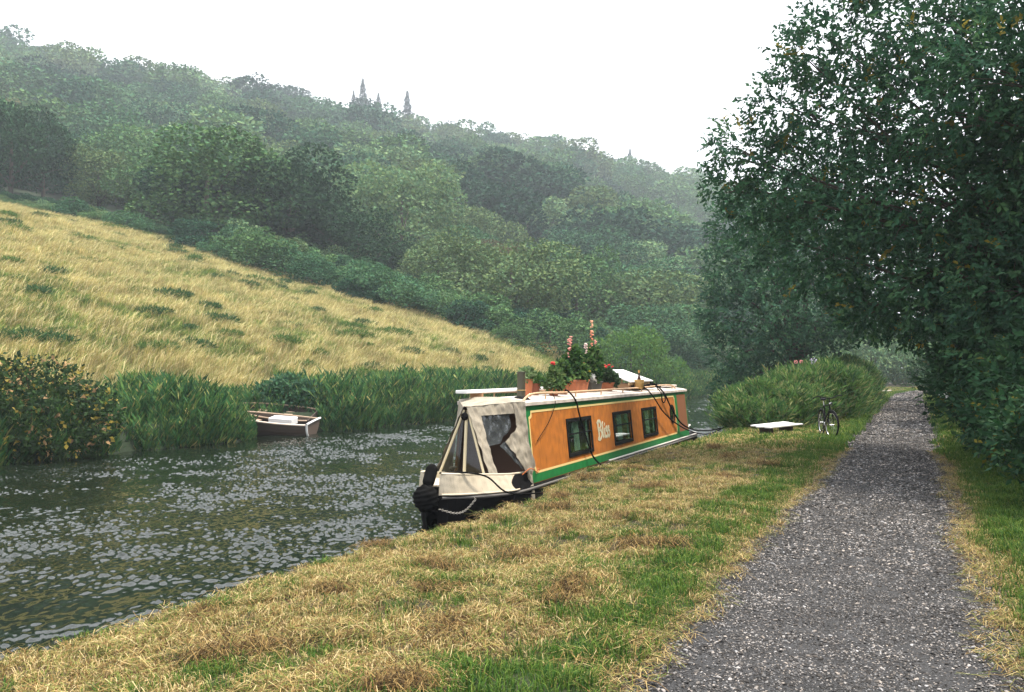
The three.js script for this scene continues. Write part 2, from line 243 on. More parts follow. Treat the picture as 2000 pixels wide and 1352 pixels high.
{
  // trees one can pick out
  const pick = (i, x, z, s, tint, label, cat = 'tree', name = 'broadleaf_tree', dy = 0, src = big) => plant(src[i % src.length], name, x, hill(x, z) - 0.3 + dy, z, s, i * 1.7, tint, label, cat);
  const pale = leafMat(0.12, 0.19, 0.105, 0.3), golden = leafMat(0.15, 0.14, 0.06, 0.3), rusty = leafMat(0.1, 0.085, 0.05, 0.3), dark = leafMat(0.022, 0.055, 0.032, 0.15), lime = leafMat(0.08, 0.16, 0.045, 0.35);
  pick(3, 7.2, -88, [1.15, 1.1, 1.15], woodTints[4], 'large rounded dome-shaped tree standing alone at the foot of the wood');
  pick(0, -13.5, -95, [1.6, 1.5, 1.6], pale, 'big pale green tree with broad rounded top halfway up the wood');
  pick(4, -92, -150, [1.35, 1.1, 1.35], golden, 'yellowish domed tree high on the left of the wooded hill');
  pick(1, -1.5, -100, [0.95, 0.95, 0.95], rusty, 'brownish tree beside the pale one in the wood');
  pick(2, -22.5, -80, [1.4, 1.2, 1.4], dark, 'very dark spreading tree above the middle of the meadow');
  pick(3, -15.5, -80, [0.95, 0.8, 0.95], dark, 'dark tree right of the darkest tree above meadow');
  pick(1, -54, -85, [1.0, 1.15, 1.0], dark, 'tall dark tree at the left edge above the meadow');
  pick(0, -62, -88, [1.0, 1.0, 1.0], woodTints[3], 'dark green tree cut by the left picture edge');
  pick(2, 9.1, -60, [1.1, 1.35, 1.1], lime, 'small bright green cone-shaped bush at the end of the meadow', 'bush', 'young_bush', 0, bushy);
  for (const [x, z, s, label] of [[-68, -338, 2.1, 'leftmost pointed conifer on the misty ridge'], [-64, -338, 2.6, 'tallest pointed conifer on the misty ridge'], [-57.6, -340, 2.2, 'third pointed conifer from the left on the ridge'], [-46, -346, 2.5, 'pointed conifer standing right of three others on the ridge'], [59.4, -398, 2.1, 'small conifer on the right end of the ridge']])
    plant(conifer, 'conifer_tree', x, hill(x, z) - 0.2, z, s, x, woodTints[3], label, 'conifer');
  const R = rng(77), taken = [[7.2, -88, 7], [-13.5, -95, 8], [-92, -150, 6], [-1.5, -100, 5], [-22.5, -80, 7], [-15.5, -80, 5], [-54, -85, 6], [5.5, -79, 8], [-12, -86, 6], [-20, -72, 5], [-47, -80, 5]], spots = [];
  for (let k = 0; k < 26000; k++) {
    const u = R(), depth = 72 + 350 * u, x = depth * (-0.72 + 1.1 * R()), z = -depth, hz = hedgeZ(x), [s, t] = along(x, z), w = farEdge(s) - t;
    if (z > hz - 5 || w < 6) continue;
    const y = hill(x, z), gap = depth < 100 ? 7.4 : depth < 150 ? 9 : depth < 230 ? 11 : 15;
    if (taken.some((q) => Math.hypot(q[0] - x, q[1] - z) < Math.max(gap, q[2] ?? 0))) continue;
    taken.push([x, z, 0]); spots.push([x, y, z, depth]);
  }
  spots.sort((a, b) => a[3] - b[3]);
  const mass = [[], [], [], []];
  spots.forEach(([x, y, z, depth], n) => {
    const tint = woodTints[Math.floor(R() * 8)], near = depth < 135, src = near ? big : far, i = Math.floor(R() * src.length), s = near ? (depth < 100 ? 0.7 + 0.5 * R() : 0.95 + 0.4 * R()) : depth < 230 ? 1.0 + 0.5 * R() : 1.3 + 0.6 * R();
    if (n >= 285) { const c = tint.color; mass[i].push({ x, y: y - 0.3, z, ry: R() * 6.28, sx: s * (1 + 0.35 * R()), sy: s * 0.9, sz: s * 1.1, c: [c.r, c.g, c.b] }); return; }
    plant(src[i], near ? 'broadleaf_tree' : 'woodland_tree', x, y - 0.3, z, [s * (1.0 + 0.35 * R()), s * 0.92, s * (1.0 + 0.35 * R())], R() * 6.28, tint,
      near ? `${tintWord(tint)} round tree low in the wood ${bearing(x, z)}` : `${tintWord(tint)} hazy tree ${y > 90 ? 'on the ridge' : y > 50 ? 'high on the hill' : 'halfway up the hill'} ${bearing(x, z)}`, 'tree', near ? 'trees low in the hillside wood' : 'hazy trees high in the hillside wood');
  });
  mass.forEach((l, i) => l.length && instances('far_wood', far[i].children[1].geometry, leafMat(1, 1, 1, 0.2), l, 'misty mass of the wood along the top of the hill', 'wood'));
  // scrub between wood and meadow
  const scrub = [];
  for (let k = 0; k < 4000 && scrub.length < 175; k++) {
    const x = -72 + 112 * R(), hz = hedgeZ(x), deep = x < -26 ? 5 : x > 16 ? 26 : 13, z = hz + 1.2 + 2.4 * N1(x * 0.16, 5) + (x > -26 ? 2.2 * N2(x * 0.4, 8) : 0) - deep * R(), [s, t] = along(x, z);
    if (farEdge(s) - t < 2.2 || x / -z > 0.28 || !inView(x, z) || scrub.some((q) => Math.hypot(q[0] - x, q[1] - z) < (x < -26 ? 1.6 : 2.1))) continue;
    scrub.push([x, z]);
    const tint = woodTints[Math.floor(R() * 8)], s0 = x < -26 ? 0.3 + 0.3 * R() : 0.45 + 0.5 * R();
    plant(bushy[Math.floor(R() * 4)], 'scrub_bush', x, hill(x, z) - 0.2, z, [s0 * 1.2, s0 * (x < -26 ? 0.75 : 0.95), s0 * 1.2], R() * 6.28, tint, x < -26 ? `${tintWord(tint)} low bush along the top of the meadow ${bearing(x, z)}` : `${tintWord(tint)} dense bush ${z > hz - 3 ? 'at the edge of the meadow' : 'under the wood'} ${bearing(x, z)}`, 'bush', x < -26 ? 'low bushes along the top of the meadow' : 'scrub at the foot of the wood');
  }
  [[-40, -72.2, 0.75], [-33.5, -69.5, 0.7], [-27, -67.5, 0.95], [-21.5, -65.2, 1.15], [-16, -63.2, 0.8], [-9.5, -62.2, 1.1], [-3.5, -61.6, 0.9], [3, -62.6, 1.2], [8.5, -66.5, 1.15], [-24, -64.6, 0.55], [-12.5, -60.6, 0.6], [0, -60.2, 0.6]].forEach(([x, z, k], i) =>
    plant(bushy[(i + 1) % 4], 'meadow_bush', x, hill(x, z) - 0.25, z, [k, k * 0.8, k], i * 1.7, woodTints[[1, 0, 3, 4][i % 4]], `${tintWord(woodTints[[1, 0, 3, 4][i % 4]])} bush jutting into the meadow${[' at the upper left', ' left of the very dark tree', ' below the very dark tree', ' right of the very dark tree', ' with its top under the pale tree', ' behind the boat bow', ' above the boat roof', ' nearest the round dome tree', ' beside the bright cone-shaped bush', ', a small one low down on the left', ', a small one above the boat bow', ', a small one above the flower pots'][i]}`, 'bush', 'bushes reaching into the meadow'));
  for (let k = 0; k < 90; k++) { // bracken strip along the top of the meadow
    const x = -74 + 0.62 * k + 0.5 * R(), z = hedgeZ(x) + 1.6 + 2.2 * N1(x * 0.13, 5) + 1.4 * (R() - 0.5), tint = woodTints[[5, 7, 2, 4][k % 4]], s0 = 0.22 + 0.14 * R();
    if (inView(x, z, 20)) plant(bushy[k % 4], 'bracken_clump', x, hill(x, z) - 0.15, z, [s0 * 1.5, s0, s0 * 1.3], R() * 6, tint, `${tintWord(tint)} clump of bracken on the upper edge of the meadow ${bearing(x, z)}`, 'bracken', 'bracken along the top of the meadow');
  }
  // tussocks dotted over the meadow
  const tus = foliage([[0, 0.05, 0, 0.75, 0.4, 0.7], [0.7, 0.05, 0.2, 0.5, 0.3, 0.5], [-0.6, 0.05, 0.2, 0.5, 0.33, 0.5]], { seed: 5, count: 620, size: 0.3, width: 0.075, tones: TONES, upright: 0.55, floor: 0 });
  const tusMat = leafMat(0.07, 0.125, 0.035, 0.3), tusMat2 = leafMat(0.04, 0.085, 0.034, 0.3), dots = [];
  for (let k = 0; k < 3000 && dots.length < 85; k++) {
    const x = -52 + 62 * R(), z = -74 + 48 * R(), [s, t] = along(x, z), w = farEdge(s) - t;
    if (w < 5 || z < hedgeZ(x) + 3 || !inView(x, z, 0) || N1(x * 0.05 + 3, z * 0.08) < -0.45 || dots.some((q) => Math.hypot(q[0] - x, q[1] - z) < 1.5)) continue;
    dots.push([x, z]);
    const o = new THREE.Mesh(tus, R() < 0.5 ? tusMat : tusMat2); o.name = numbered('tussock'); const s0 = 0.5 + 0.55 * R(); o.position.set(x, hill(x, z), z); o.rotation.y = R() * 6; o.scale.set(s0 * 1.2, s0 * 0.9, s0); scene.add(shade(o));
    tag(o, `green tussock ${-z > 58 ? 'high' : -z > 45 ? 'midway' : 'low'} in the straw-coloured meadow ${x / -z < -0.5 ? 'at the left edge' : x / -z < -0.35 ? 'towards the left' : x / -z < -0.2 ? 'above the rowing boats' : x / -z < -0.08 ? 'left of the boat bow' : 'behind the boat'}`, 'tussock', 'tussocks in the meadow');
  }
}

// ------------------------------------------------------------------ grasses
function tuft(seed, o) { // blades fanning out from a foot
  const T = new Tris(), R = rng(seed);
  for (let i = 0; i < o.blades; i++) {
    const a = R() * 6.283, r = o.foot * Math.sqrt(R()), lean = o.lean * (0.3 + R()), h = o.height * (0.5 + 0.6 * R()), b = R() * 6.283, w = o.width * (0.6 + 0.7 * R());
    const p = V(Math.cos(a) * r, 0, Math.sin(a) * r), dx = Math.cos(b) * lean + (o.wind ?? 0), dz = Math.sin(b) * lean, sx = -Math.sin(b) * w, sz = Math.cos(b) * w;
    const m = V(p.x + dx * h * 0.4, p.y + h * 0.6, p.z + dz * h * 0.4), tip = V(p.x + dx * h, p.y + h * (1 - 0.35 * lean), p.z + dz * h);
    const c = o.tones[Math.floor(R() * o.tones.length)], v = 0.75 + 0.5 * R(), col = [c[0] * v, c[1] * v, c[2] * v];
    T.tri(V(p.x - sx, p.y, p.z - sz), V(p.x + sx, p.y, p.z + sz), V(m.x + sx * 0.8, m.y, m.z + sz * 0.8), col); T.tri(V(p.x - sx, p.y, p.z - sz), V(m.x + sx * 0.8, m.y, m.z + sz * 0.8), V(m.x - sx * 0.8, m.y, m.z - sz * 0.8), col);
    T.tri(V(m.x - sx * 0.8, m.y, m.z - sz * 0.8), V(m.x + sx * 0.8, m.y, m.z + sz * 0.8), tip, col);
  }
  return T.geo();
}
function litter(seed, n, len, w, lift, tones) { // cut stems lying tangled
  const T = new Tris(), R = rng(seed);
  for (let i = 0; i < n; i++) {
    const a = R() * 6.283, L = len * (0.4 + 0.8 * R()), p = V((R() - 0.5) * len * 1.3, lift * R(), (R() - 0.5) * len * 1.3), bend = (R() - 0.5) * 1.6, c = tones[Math.floor(R() * tones.length)], v = 0.65 + 0.6 * R(), col = [c[0] * v, c[1] * v, c[2] * v];
    let q = p.clone(), ang = a; const y1 = lift * R() * 1.3;
    for (let k = 0; k < 2; k++) { const e = V(q.x + Math.cos(ang) * L / 2, k ? lift * 0.5 * R() : y1, q.z + Math.sin(ang) * L / 2), sx = -Math.sin(ang) * w, sz = Math.cos(ang) * w; T.tri(V(q.x - sx, q.y, q.z - sz), V(q.x + sx, q.y, q.z + sz), V(e.x + sx * 0.7, e.y, e.z + sz * 0.7), col); T.tri(V(q.x - sx, q.y, q.z - sz), V(e.x + sx * 0.7, e.y, e.z + sz * 0.7), V(e.x - sx * 0.7, e.y, e.z - sz * 0.7), col); q = e; ang += bend; }
  }
  return T.geo();
}
const GREEN = [[0.075, 0.15, 0.02], [0.045, 0.11, 0.018], [0.13, 0.19, 0.035], [0.03, 0.085, 0.018]], STRAW = [[0.5, 0.375, 0.165], [0.35, 0.235, 0.09], [0.62, 0.5, 0.27], [0.19, 0.115, 0.04], [0.27, 0.25, 0.07], [0.16, 0.21, 0.045], [0.08, 0.05, 0.02]], MEADOW = [[0.6, 0.5, 0.23], [0.5, 0.41, 0.17], [0.38, 0.36, 0.125], [0.68, 0.59, 0.33], [0.26, 0.3, 0.09]];
const blade = leafMat(1, 1, 1, 0.3), meadowBlade = leafMat(1, 1, 1, 0.3);
{
  const R = rng(300);
  const fine = [1, 2, 3].map((k) => tuft(k, { blades: 16, foot: 0.05, height: 0.07, lean: 0.7, width: 0.0022, tones: GREEN })), fineDry = [4, 5].map((k) => tuft(k, { blades: 16, foot: 0.055, height: 0.055, lean: 1.0, width: 0.002, tones: STRAW }));
  const mid = [6, 7].map((k) => tuft(k, { blades: 16, foot: 0.11, height: 0.11, lean: 0.7, width: 0.005, tones: GREEN })), midDry = [8].map((k) => tuft(k, { blades: 16, foot: 0.12, height: 0.08, lean: 1.0, width: 0.005, tones: STRAW }));
  const mats = [1, 2, 3].map((k) => litter(k + 20, 24, 0.12, 0.0016, 0.03, STRAW)), matsFar = [litter(31, 24, 0.2, 0.004, 0.04, STRAW)];
  const lists = { g0: [], g1: [], g2: [], d0: [], d1: [], m0: [], m1: [], md: [], l0: [], l1: [], l2: [], lf: [] };
  const put = (key, s, t, sc, dy = 0) => { const [x, z] = world(s, t); lists[key].push({ x, y: land(s, t) + dy, z, ry: R() * 6.283, s: sc, rx: (R() - 0.5) * 0.2, rz: (R() - 0.5) * 0.2 }); };
  const edgeDrop = (s, t) => t < nearEdge(s) + 0.02;
  for (const [s0, s1, n, ln] of [[1.5, 6, 520, 150], [6, 11, 380, 110], [11, 18, 230, 60]]) { // the mown bank
    const wide = 3.7, count = (s1 - s0) * wide * n;
    for (let k = 0; k < count; k++) {
      const s = s0 + (s1 - s0) * R(), t = -5.1 + wide * 1.08 * R() + 0.05, off = pathMid(s) - pathHalf(s) - t;
      if (edgeDrop(s, t) || off < 0.02 || (off < 0.16 && R() < 0.6)) continue;
      const d = dryness(s, t), rough = 0.75 + 0.5 * clamp(0.5 + N2(s * 1.4, t * 1.4)) + (off < 0.8 ? 0.3 : 0);
      R() < d ? put('d' + (k % 2), s, t, 0.8 + 0.5 * R()) : put('g' + (k % 3), s, t, rough * (0.7 + 0.5 * R()));
    }
    for (let k = 0; k < (s1 - s0) * wide * ln; k++) {
      const s = s0 + (s1 - s0) * R(), t = -5.0 + wide * 1.08 * R(), off = pathMid(s) - pathHalf(s) - t;
      if (edgeDrop(s, t) || off < 0.03) continue;
      const heap = 0.5 + 0.5 * N1(s * 0.9 + 3, t * 1.5) + 0.4 * N2(s * 2.6, t * 2.6); if (R() > heap * (0.35 + dryness(s, t))) continue;
      put('l' + (k % 3), s, t, 0.7 + 0.7 * R(), 0.012 + 0.035 * R() * clamp(heap));
    }
  }
  for (let k = 0; k < 16000; k++) { // further along, both sides
    const s = 17 + 75 * Math.pow(R(), 1.6), left = R() < 0.7, e = nearEdge(s), pm = pathMid(s), ph = pathHalf(s), t = left ? lerp(e, pm - ph, R()) : pm + ph + 2.4 * R();
    const d = left ? dryness(s, t) * 0.8 : 0.12; R() < d ? put('md', s, t, 0.8 + 0.8 * R()) : put('m' + (k % 2), s, t, 0.7 + 0.8 * R());
    if (R() < 0.12 * d) put('lf', s, t, 1, 0.03);
  }
  for (let k = 0; k < 26000; k++) { // verge on the right of the path
    const s = 2.5 + 16 * R(), off = 1.9 * Math.pow(R(), 0.8), t = pathMid(s) + pathHalf(s) + off + 0.03;
    if (off < 0.15 && R() < 0.6) continue;
    R() < 0.16 + 0.3 * clamp(N1(s * 0.8, t * 1.5)) ? put('d' + (k % 2), s, t, 1 + 0.4 * R()) : put('g' + (k % 3), s, t, (0.9 + 0.7 * R()) * (1 + 0.5 * off));
  }
  for (let k = 0; k < 1700; k++) { const s = 2 + 16 * R(), right = R() < 0.6, t = pathMid(s) + (right ? 1 : -1) * (pathHalf(s) + (right ? 0.45 : 0.3) * (R() - 0.35) * (0.6 + 0.8 * R())); put('l' + (k % 3), s, t, 0.6 + 0.6 * R(), 0.012); } // cut stems blown onto the path's edges
  const say = (k, g, n, l) => lists[k].length && instances(n, g, blade, lists[k], l, 'grass');
  fine.forEach((g, i) => say('g' + i, g, 'grass', 'short green grass of the mown canal bank')); fineDry.forEach((g, i) => say('d' + i, g, 'dry_grass', 'dry straw-coloured stubble of the mown bank'));
  mid.forEach((g, i) => say('m' + i, g, 'grass', 'green grass further along the towpath')); say('md', midDry[0], 'dry_grass', 'dry grass further along the towpath');
  mats.forEach((g, i) => say('l' + i, g, 'cut_grass', 'loose dry cuttings strewn on the bank')); say('lf', matsFar[0], 'cut_grass', 'dry cuttings further along the towpath');
  // heaps of raked cuttings
  const heaps = [41, 42, 43].map((k) => { const gs = []; for (let i = 0; i < 7; i++) { const g = litter(k * 10 + i, 60, 0.17, 0.0022, 0.07, [[0.14, 0.085, 0.032], [0.25, 0.16, 0.06], [0.06, 0.036, 0.016], [0.36, 0.25, 0.1], [0.03, 0.02, 0.01]]), r = rng(k + i * 7); g.rotateY(r() * 6); g.translate((r() - 0.5) * 0.62, 0.006 * i, (r() - 0.5) * 0.22); gs.push(g); } return merge(gs); });
  [[3.4, -3.5, 1.2], [4.2, -2.6, 1.1], [4.6, -3.9, 0.8], [5.2, -2.15, 1.25], [5.6, -3.4, 1.0], [6.2, -4.45, 0.9], [5.4, -4.5, 0.55], [6.9, -2.2, 1.3], [7.3, -3.1, 0.9], [8.2, -2.7, 1.0], [8.9, -3.9, 1.2], [9.6, -2.3, 0.9], [10.6, -3.2, 1.1], [12, -2.5, 1.0], [12.6, -4.0, 1.1], [14.5, -3.0, 1.2], [7.9, -4.25, 0.7], [3.1, -2.3, 1.0], [3.9, -4.3, 0.9], [6.4, -3.0, 1.1], [10, -4.3, 1.0], [13.6, -2.2, 1.1], [11.4, -4.5, 1.0], [16.5, -3.6, 1.2], [4.9, -3.1, 0.8]].forEach(([s, t, k], i) => {
    const o = new THREE.Mesh(heaps[i % 3], blade), [x, z] = world(s, t); o.name = numbered('hay_clump'); o.position.set(x, land(s, t) + 0.01, z); o.rotation.y = i * 1.3 + 0.5; o.scale.set(k * 0.85, k * 0.8, k * 0.8); scene.add(shade(o));
    tag(o, `brown clump of raked cuttings ${s < 5 ? 'nearest to us' : s < 8 ? 'below the boat bow' : s < 12 ? 'in front of the boat cabin' : 'towards the plank seat'} ${t < -3.9 ? 'at the water edge' : t < -2.8 ? 'mid-bank' : 'near the path'}`, 'hay clump', 'clumps of cuttings on the bank');
  });
  // meadow
  const mt = [1, 2, 3].map((k) => tuft(k + 60, { blades: 22, foot: 0.35, height: 0.6, lean: 0.45, width: 0.011, wind: 0.45, tones: MEADOW })), mg = tuft(70, { blades: 22, foot: 0.35, height: 0.42, lean: 0.5, width: 0.013, wind: 0.2, tones: [[0.12, 0.19, 0.045], [0.2, 0.25, 0.06], [0.06, 0.12, 0.03]] });
  const ml = [[], [], [], []];
  for (let k = 0; k < 150000; k++) {
    const x = -66 + 86 * R(), z = -84 + 66 * R(), [s, t] = along(x, z), w = farEdge(s) - t; if (w < 1.5 || z < hedgeZ(x) - 1.5 || !inView(x, z, 60)) continue;
    const g = 0.4 + 0.6 * N1(x * 0.07 + 9, z * 0.16) + 0.4 * N2(x * 0.3, z * 0.5) + 0.5 * smooth(7, 1.5, w) - 0.1, v = 0.65 + 0.5 * R() + 0.25 * N3(x * 0.4, z * 0.7);
    ml[R() < g ? 3 : k % 3].push({ x, y: hill(x, z) - 0.03, z, ry: (R() - 0.5) * 1.6, s: 0.6 + 0.55 * R(), c: [v, v, v] });
  }
  mt.forEach((g, i) => instances('meadow_grass', g, meadowBlade, ml[i], 'tall straw-coloured meadow grass on the slope', 'meadow grass')); instances('meadow_grass', mg, meadowBlade, ml[3], 'greener patches of grass in the meadow', 'meadow grass');
  // rank growth along the far water's edge
  const reed = (seed) => { const T = new Tris(), r = rng(seed); for (let st = 0; st < 7; st++) { const a = r() * 6.283, rr = 0.25 * Math.sqrt(r()), bx = Math.cos(a) * rr, bz = Math.sin(a) * rr, h = 0.75 + 0.55 * r(), lx = (r() - 0.5) * 0.35, lz = (r() - 0.5) * 0.35; for (let k = 0; k < 15; k++) { const y = h * (0.08 + 0.92 * k / 15), q = r() * 6.283, d = V(Math.cos(q), 0.9 + 1.1 * r(), Math.sin(q)).normalize(), v = 0.9 + 1.1 * r(), c = [[0.035, 0.1, 0.03], [0.025, 0.08, 0.03], [0.065, 0.12, 0.03], [0.016, 0.05, 0.02], [0.16, 0.17, 0.06]][Math.floor(r() * 4.25)]; leaf(T, V(bx + lx * y, y, bz + lz * y), d, V(d.z, 1, -d.x), 0.24 + 0.24 * r(), 0.016 + 0.016 * r(), [c[0] * v, c[1] * v, c[2] * v]); } } return T.geo(); };
  const hullClear = (x, z) => [[-6.75, -26.95, 0.75, 1.15], [-7.3, -28.1, 0.5, 1.0]].some(([hx, hz, r, l]) => Math.abs(z - hz + 0.12 * (hx - x)) < r && x < hx + 0.35 && x > hx - l);
  const rl = [[], [], []];
  for (let k = 0; k < 8500; k++) { const s = 4 + 95 * Math.pow(R(), 1.25), w = -0.35 + 3.6 * Math.pow(R(), 1.3), t = farEdge(s) - w, [x, z] = world(s, t); if (!inView(x, z, 40) || hullClear(x, z) ) continue; const v = 0.75 + 0.5 * R(); rl[k % 3].push({ x, y: w < 0 ? WATER - 0.15 : w < 0.4 ? -0.35 : hill(x, z) - 0.1, z, ry: R() * 6.283, s: (0.65 + 0.5 * R()) * (0.85 + 0.35 * N1(s * 0.25, 70)), c: [v * (0.9 + 0.3 * R()), v, v] }); }
  rl.forEach((l, i) => instances('bankside_growth', reed(i + 90), leafMat(1, 1, 1, 0.3), l, "tall rank green growth along the far water's edge", 'bank plants'));
}

// ------------------------------------------------------------------ gravel of the towpath
{
  const R = rng(500), stones = [0, 1, 2, 3].map((k) => { const g = new THREE.IcosahedronGeometry(1, 0), p = g.attributes.position, r = rng(k + 600), key = {}; for (let i = 0; i < p.count; i++) { const id = [p.getX(i), p.getY(i), p.getZ(i)].map((v) => v.toFixed(2)).join(); key[id] ??= 0.7 + 0.5 * r(); p.setXYZ(i, p.getX(i) * key[id] * 1.25, p.getY(i) * key[id] * 0.5, p.getZ(i) * key[id] * 0.85); } g.deleteAttribute('normal'); g.deleteAttribute('uv'); return g; }), L = [[], [], [], []];
  for (const [s0, s1, n, r0] of [[2.2, 7, 6400, 0.0052], [7, 12, 3400, 0.0074], [12, 22, 1300, 0.011], [22, 40, 520, 0.018], [40, 62, 200, 0.028], [62, 84, 90, 0.04]]) for (let k = 0; k < (s1 - s0) * 1.7 * n; k++) {
    const s = s0 + (s1 - s0) * R(), q = (R() * 2 - 1) * 1.03, t = pathMid(s) + q * (pathHalf(s) + 0.05), bigOne = R() < 0.06 ? 2.1 : 1, r = r0 * (0.55 + 0.75 * R()) * bigOne, [x, z] = world(s, t), v = (Math.pow(R(), 3.2) * 0.36 + 0.017) * (0.85 + 0.3 * N1(s * 0.7, t * 1.4)), warm = 0.98 + 0.16 * R();
    if (N2(s * 1.1, t * 2.2) < -0.55 && R() < 0.55) continue;
    L[k % 4].push({ x, y: land(s, t) + 0.004 + r * 0.25, z, ry: R() * 6.283, rx: (R() - 0.5) * 0.7, rz: (R() - 0.5) * 0.7, s: r, c: [v * warm, v * 0.98, v * (1.99 - warm)] });
  }
  L.forEach((l, i) => instances('gravel', stones[i], new THREE.MeshStandardMaterial({ color: 0xffffff, roughness: 0.9 }), l, 'loose grey gravel strewn over the towpath', 'gravel'));
}

// ------------------------------------------------------------------ the trees and hedge beside the towpath
const NEARTONES = [[0.038, 0.104, 0.053], [0.047, 0.124, 0.059], [0.028, 0.083, 0.047], [0.065, 0.147, 0.059], [0.035, 0.094, 0.059], [0.040, 0.111, 0.052], [0.053, 0.130, 0.061], [0.031, 0.092, 0.042], [0.035, 0.101, 0.054], [0.031, 0.087, 0.047]];
const MIXED = [...NEARTONES, ...NEARTONES, ...NEARTONES, [0.2, 0.17, 0.03]];
const near = leafMat(1, 1, 1, 0.35), hedgeLeaf = leafMat(0.62, 0.66, 0.55, 0.3);
{
  // the overhanging tree
  const blobs = [[6.25, 7.82, -15, 0.96], [7.43, 8.11, -15, 1.16], [7.62, 7.07, -13, 1.17], [5.44, 6.8, -15.5, 0.8], [6.23, 6.34, -15, 1.06], [7.09, 6.21, -14, 1.17], [7.85, 5.79, -13, 1.17], [4.67, 6.03, -16, 0.72], [5.6, 5.61, -16, 0.93], [6.41, 4.97, -15, 1.16], [7.25, 4.74, -14, 1.17], [7.9, 4.35, -13, 1.09], [5.39, 4.97, -17, 0.76], [6.18, 4.23, -16.5, 1.06], [7.2, 3.67, -15.5, 1.1], [7.76, 3.29, -14, 1.08], [7.9, 2.94, -12.5, 0.88], [8.02, 1.99, -13, 0.75], [8.4, 2.54, -15, 0.67], [5.75, 7.82, -15.5, 0.6], [4.49, 5.52, -16.5, 0.53], [7.11, 2.8, -16, 0.57], [7.78, 2.77, -15.5, 0.6],
    [9.2, 7.2, -13.5, 1.4], [9.4, 5.4, -13, 1.4], [9.3, 3.7, -14, 1.3], [8.6, 8.9, -14, 1.2], [7.6, 5.6, -16.5, 1.3], [8.6, 5.0, -15.5, 1.4], [8.4, 3.6, -16.5, 1.2], [7.2, 9.4, -14.5, 1.0]];
  const o = thing('overhanging_tree', 'large leafy tree leaning over the towpath at the right, some leaves yellow', 'tree'), foot = V(10.2, 0.5, -13.6); o.position.copy(foot);
  const local = blobs.map((b) => [b[0] - foot.x, b[1] - foot.y, b[2] - foot.z, b[3] * 1.12]);
  const limbs = [taperTube([[0, -0.6, 0], [-0.1, 1.5, 0], [-0.4, 3.4, -0.2], [-0.9, 5.4, -0.4]], 0.26, 0.1, 14, 9)], R = rng(8);
  for (const b of local) { const from = V(-0.1 - 0.5 * R(), 1.2 + 2.6 * R(), -0.1), to = V(b[0], b[1], b[2]); limbs.push(taperTube([from, from.clone().lerp(to, 0.5).add(V(0, 0.5 * R(), 0.3 * (R() - 0.5))), to], 0.06, 0.012, 8, 5)); for (let k = 0; k < 4; k++) { const e = to.clone().addScaledVector(randDir(R), b[3] * 0.85); limbs.push(taperTube([to.clone().lerp(from, 0.12), to.clone().lerp(e, 0.5).add(V(0, 0.06, 0)), e], 0.014, 0.004, 4, 4)); } }
  part(o, 'trunk', merge(limbs), std(0.055, 0.045, 0.035, 0.95));
  part(o, 'crown', foliage(local, { seed: 4, count: 9800, spray: 9, twig: 0.34, size: 0.1, width: 0.27, tones: [...MIXED, ...NEARTONES, ...NEARTONES], shell: 0.75, splay: 0.9, droop: 0.35 }), near);

  // the tree beyond, over the water
  const B = [[10.22, 6.4, -36, 1.62], [9.5, 4.08, -36, 1.16], [10.82, 4.01, -35, 2.02], [12.98, 4.54, -36, 2.08], [9.9, 2.43, -35, 1.24], [12.5, 2.69, -36, 1.39], [14.77, 4.39, -37, 1.9], [17.14, 4.95, -38, 1.95], [11.95, 7.74, -37, 1.9], [14.72, 7.66, -38, 2.44], [11, 1.2, -36.5, 1.3], [10, 0.9, -35.6, 1.0], [13, 9.6, -38, 2], [16, 10, -39, 2.2], [18, 7.5, -39, 2.2], [10.7, 8.4, -36.6, 1.7], [11.8, 5.8, -35.6, 1.8], [9.7, 5.3, -35.6, 1.1]];
  const p = thing('waterside_tree', 'dark spreading tree beyond the boat whose branches reach down to the water', 'tree'); p.position.set(13.4, 0, -37.5);
  const lb = B.map((b) => [b[0] - 13.4, b[1], b[2] + 37.5, b[3]]), l2 = [taperTube([[0, -0.5, 0], [0.1, 2, 0], [0, 7, -0.3]], 0.3, 0.08, 10, 8)];
  for (const b of lb) l2.push(taperTube([[0, 1.8, 0], [b[0] * 0.5, lerp(2, b[1], 0.6) + 0.4, b[2] * 0.5], [b[0], b[1], b[2]]], 0.09, 0.02, 7, 5));
  part(p, 'trunk', merge(l2), std(0.055, 0.045, 0.035, 0.95));
  part(p, 'crown', foliage(lb, { seed: 14, count: 6800, spray: 6, twig: 0.5, size: 0.17, width: 0.3, tones: NEARTONES.slice(0, 10), shell: 0.7, splay: 0.9, droop: 0.3, floor: -0.35 }), near);

  // hedge along the right of the path
  const shadeTree = copyOf(o, 'leafy tree nearest to us, its branches reaching in from the right edge'); shadeTree.position.add(V(2.4, 0, 4.4));
  const hedge = [1, 2, 3].map((k) => { const r = rng(k * 91), b = [[0, 1.0, 0, 0.95, 1.1, 1.1]]; for (let i = 0; i < 12; i++) { const d = randDir(r); b.push([d.x * 0.8, 1.1 + d.y * 0.9, d.z * 0.95, 0.34 + 0.2 * r()]); } const g = new THREE.Group(); part(g, 'stem', merge([0, 1, 2, 3, 4].map((i) => taperTube([[0.12 * (i - 2), -0.1, 0.1 * (i % 2)], [0.2 * (i - 2), 0.8, 0.15], [0.3 * (i - 2), 1.7, 0.1]], 0.025, 0.008, 5, 5))), bark); part(g, 'foliage', foliage(b, { seed: k * 17, count: 1500, spray: 5, twig: 0.28, size: 0.085, width: 0.3, tones: MIXED, shell: 0.6, splay: 0.9, floor: 0.03 }), hedgeLeaf); return g; });
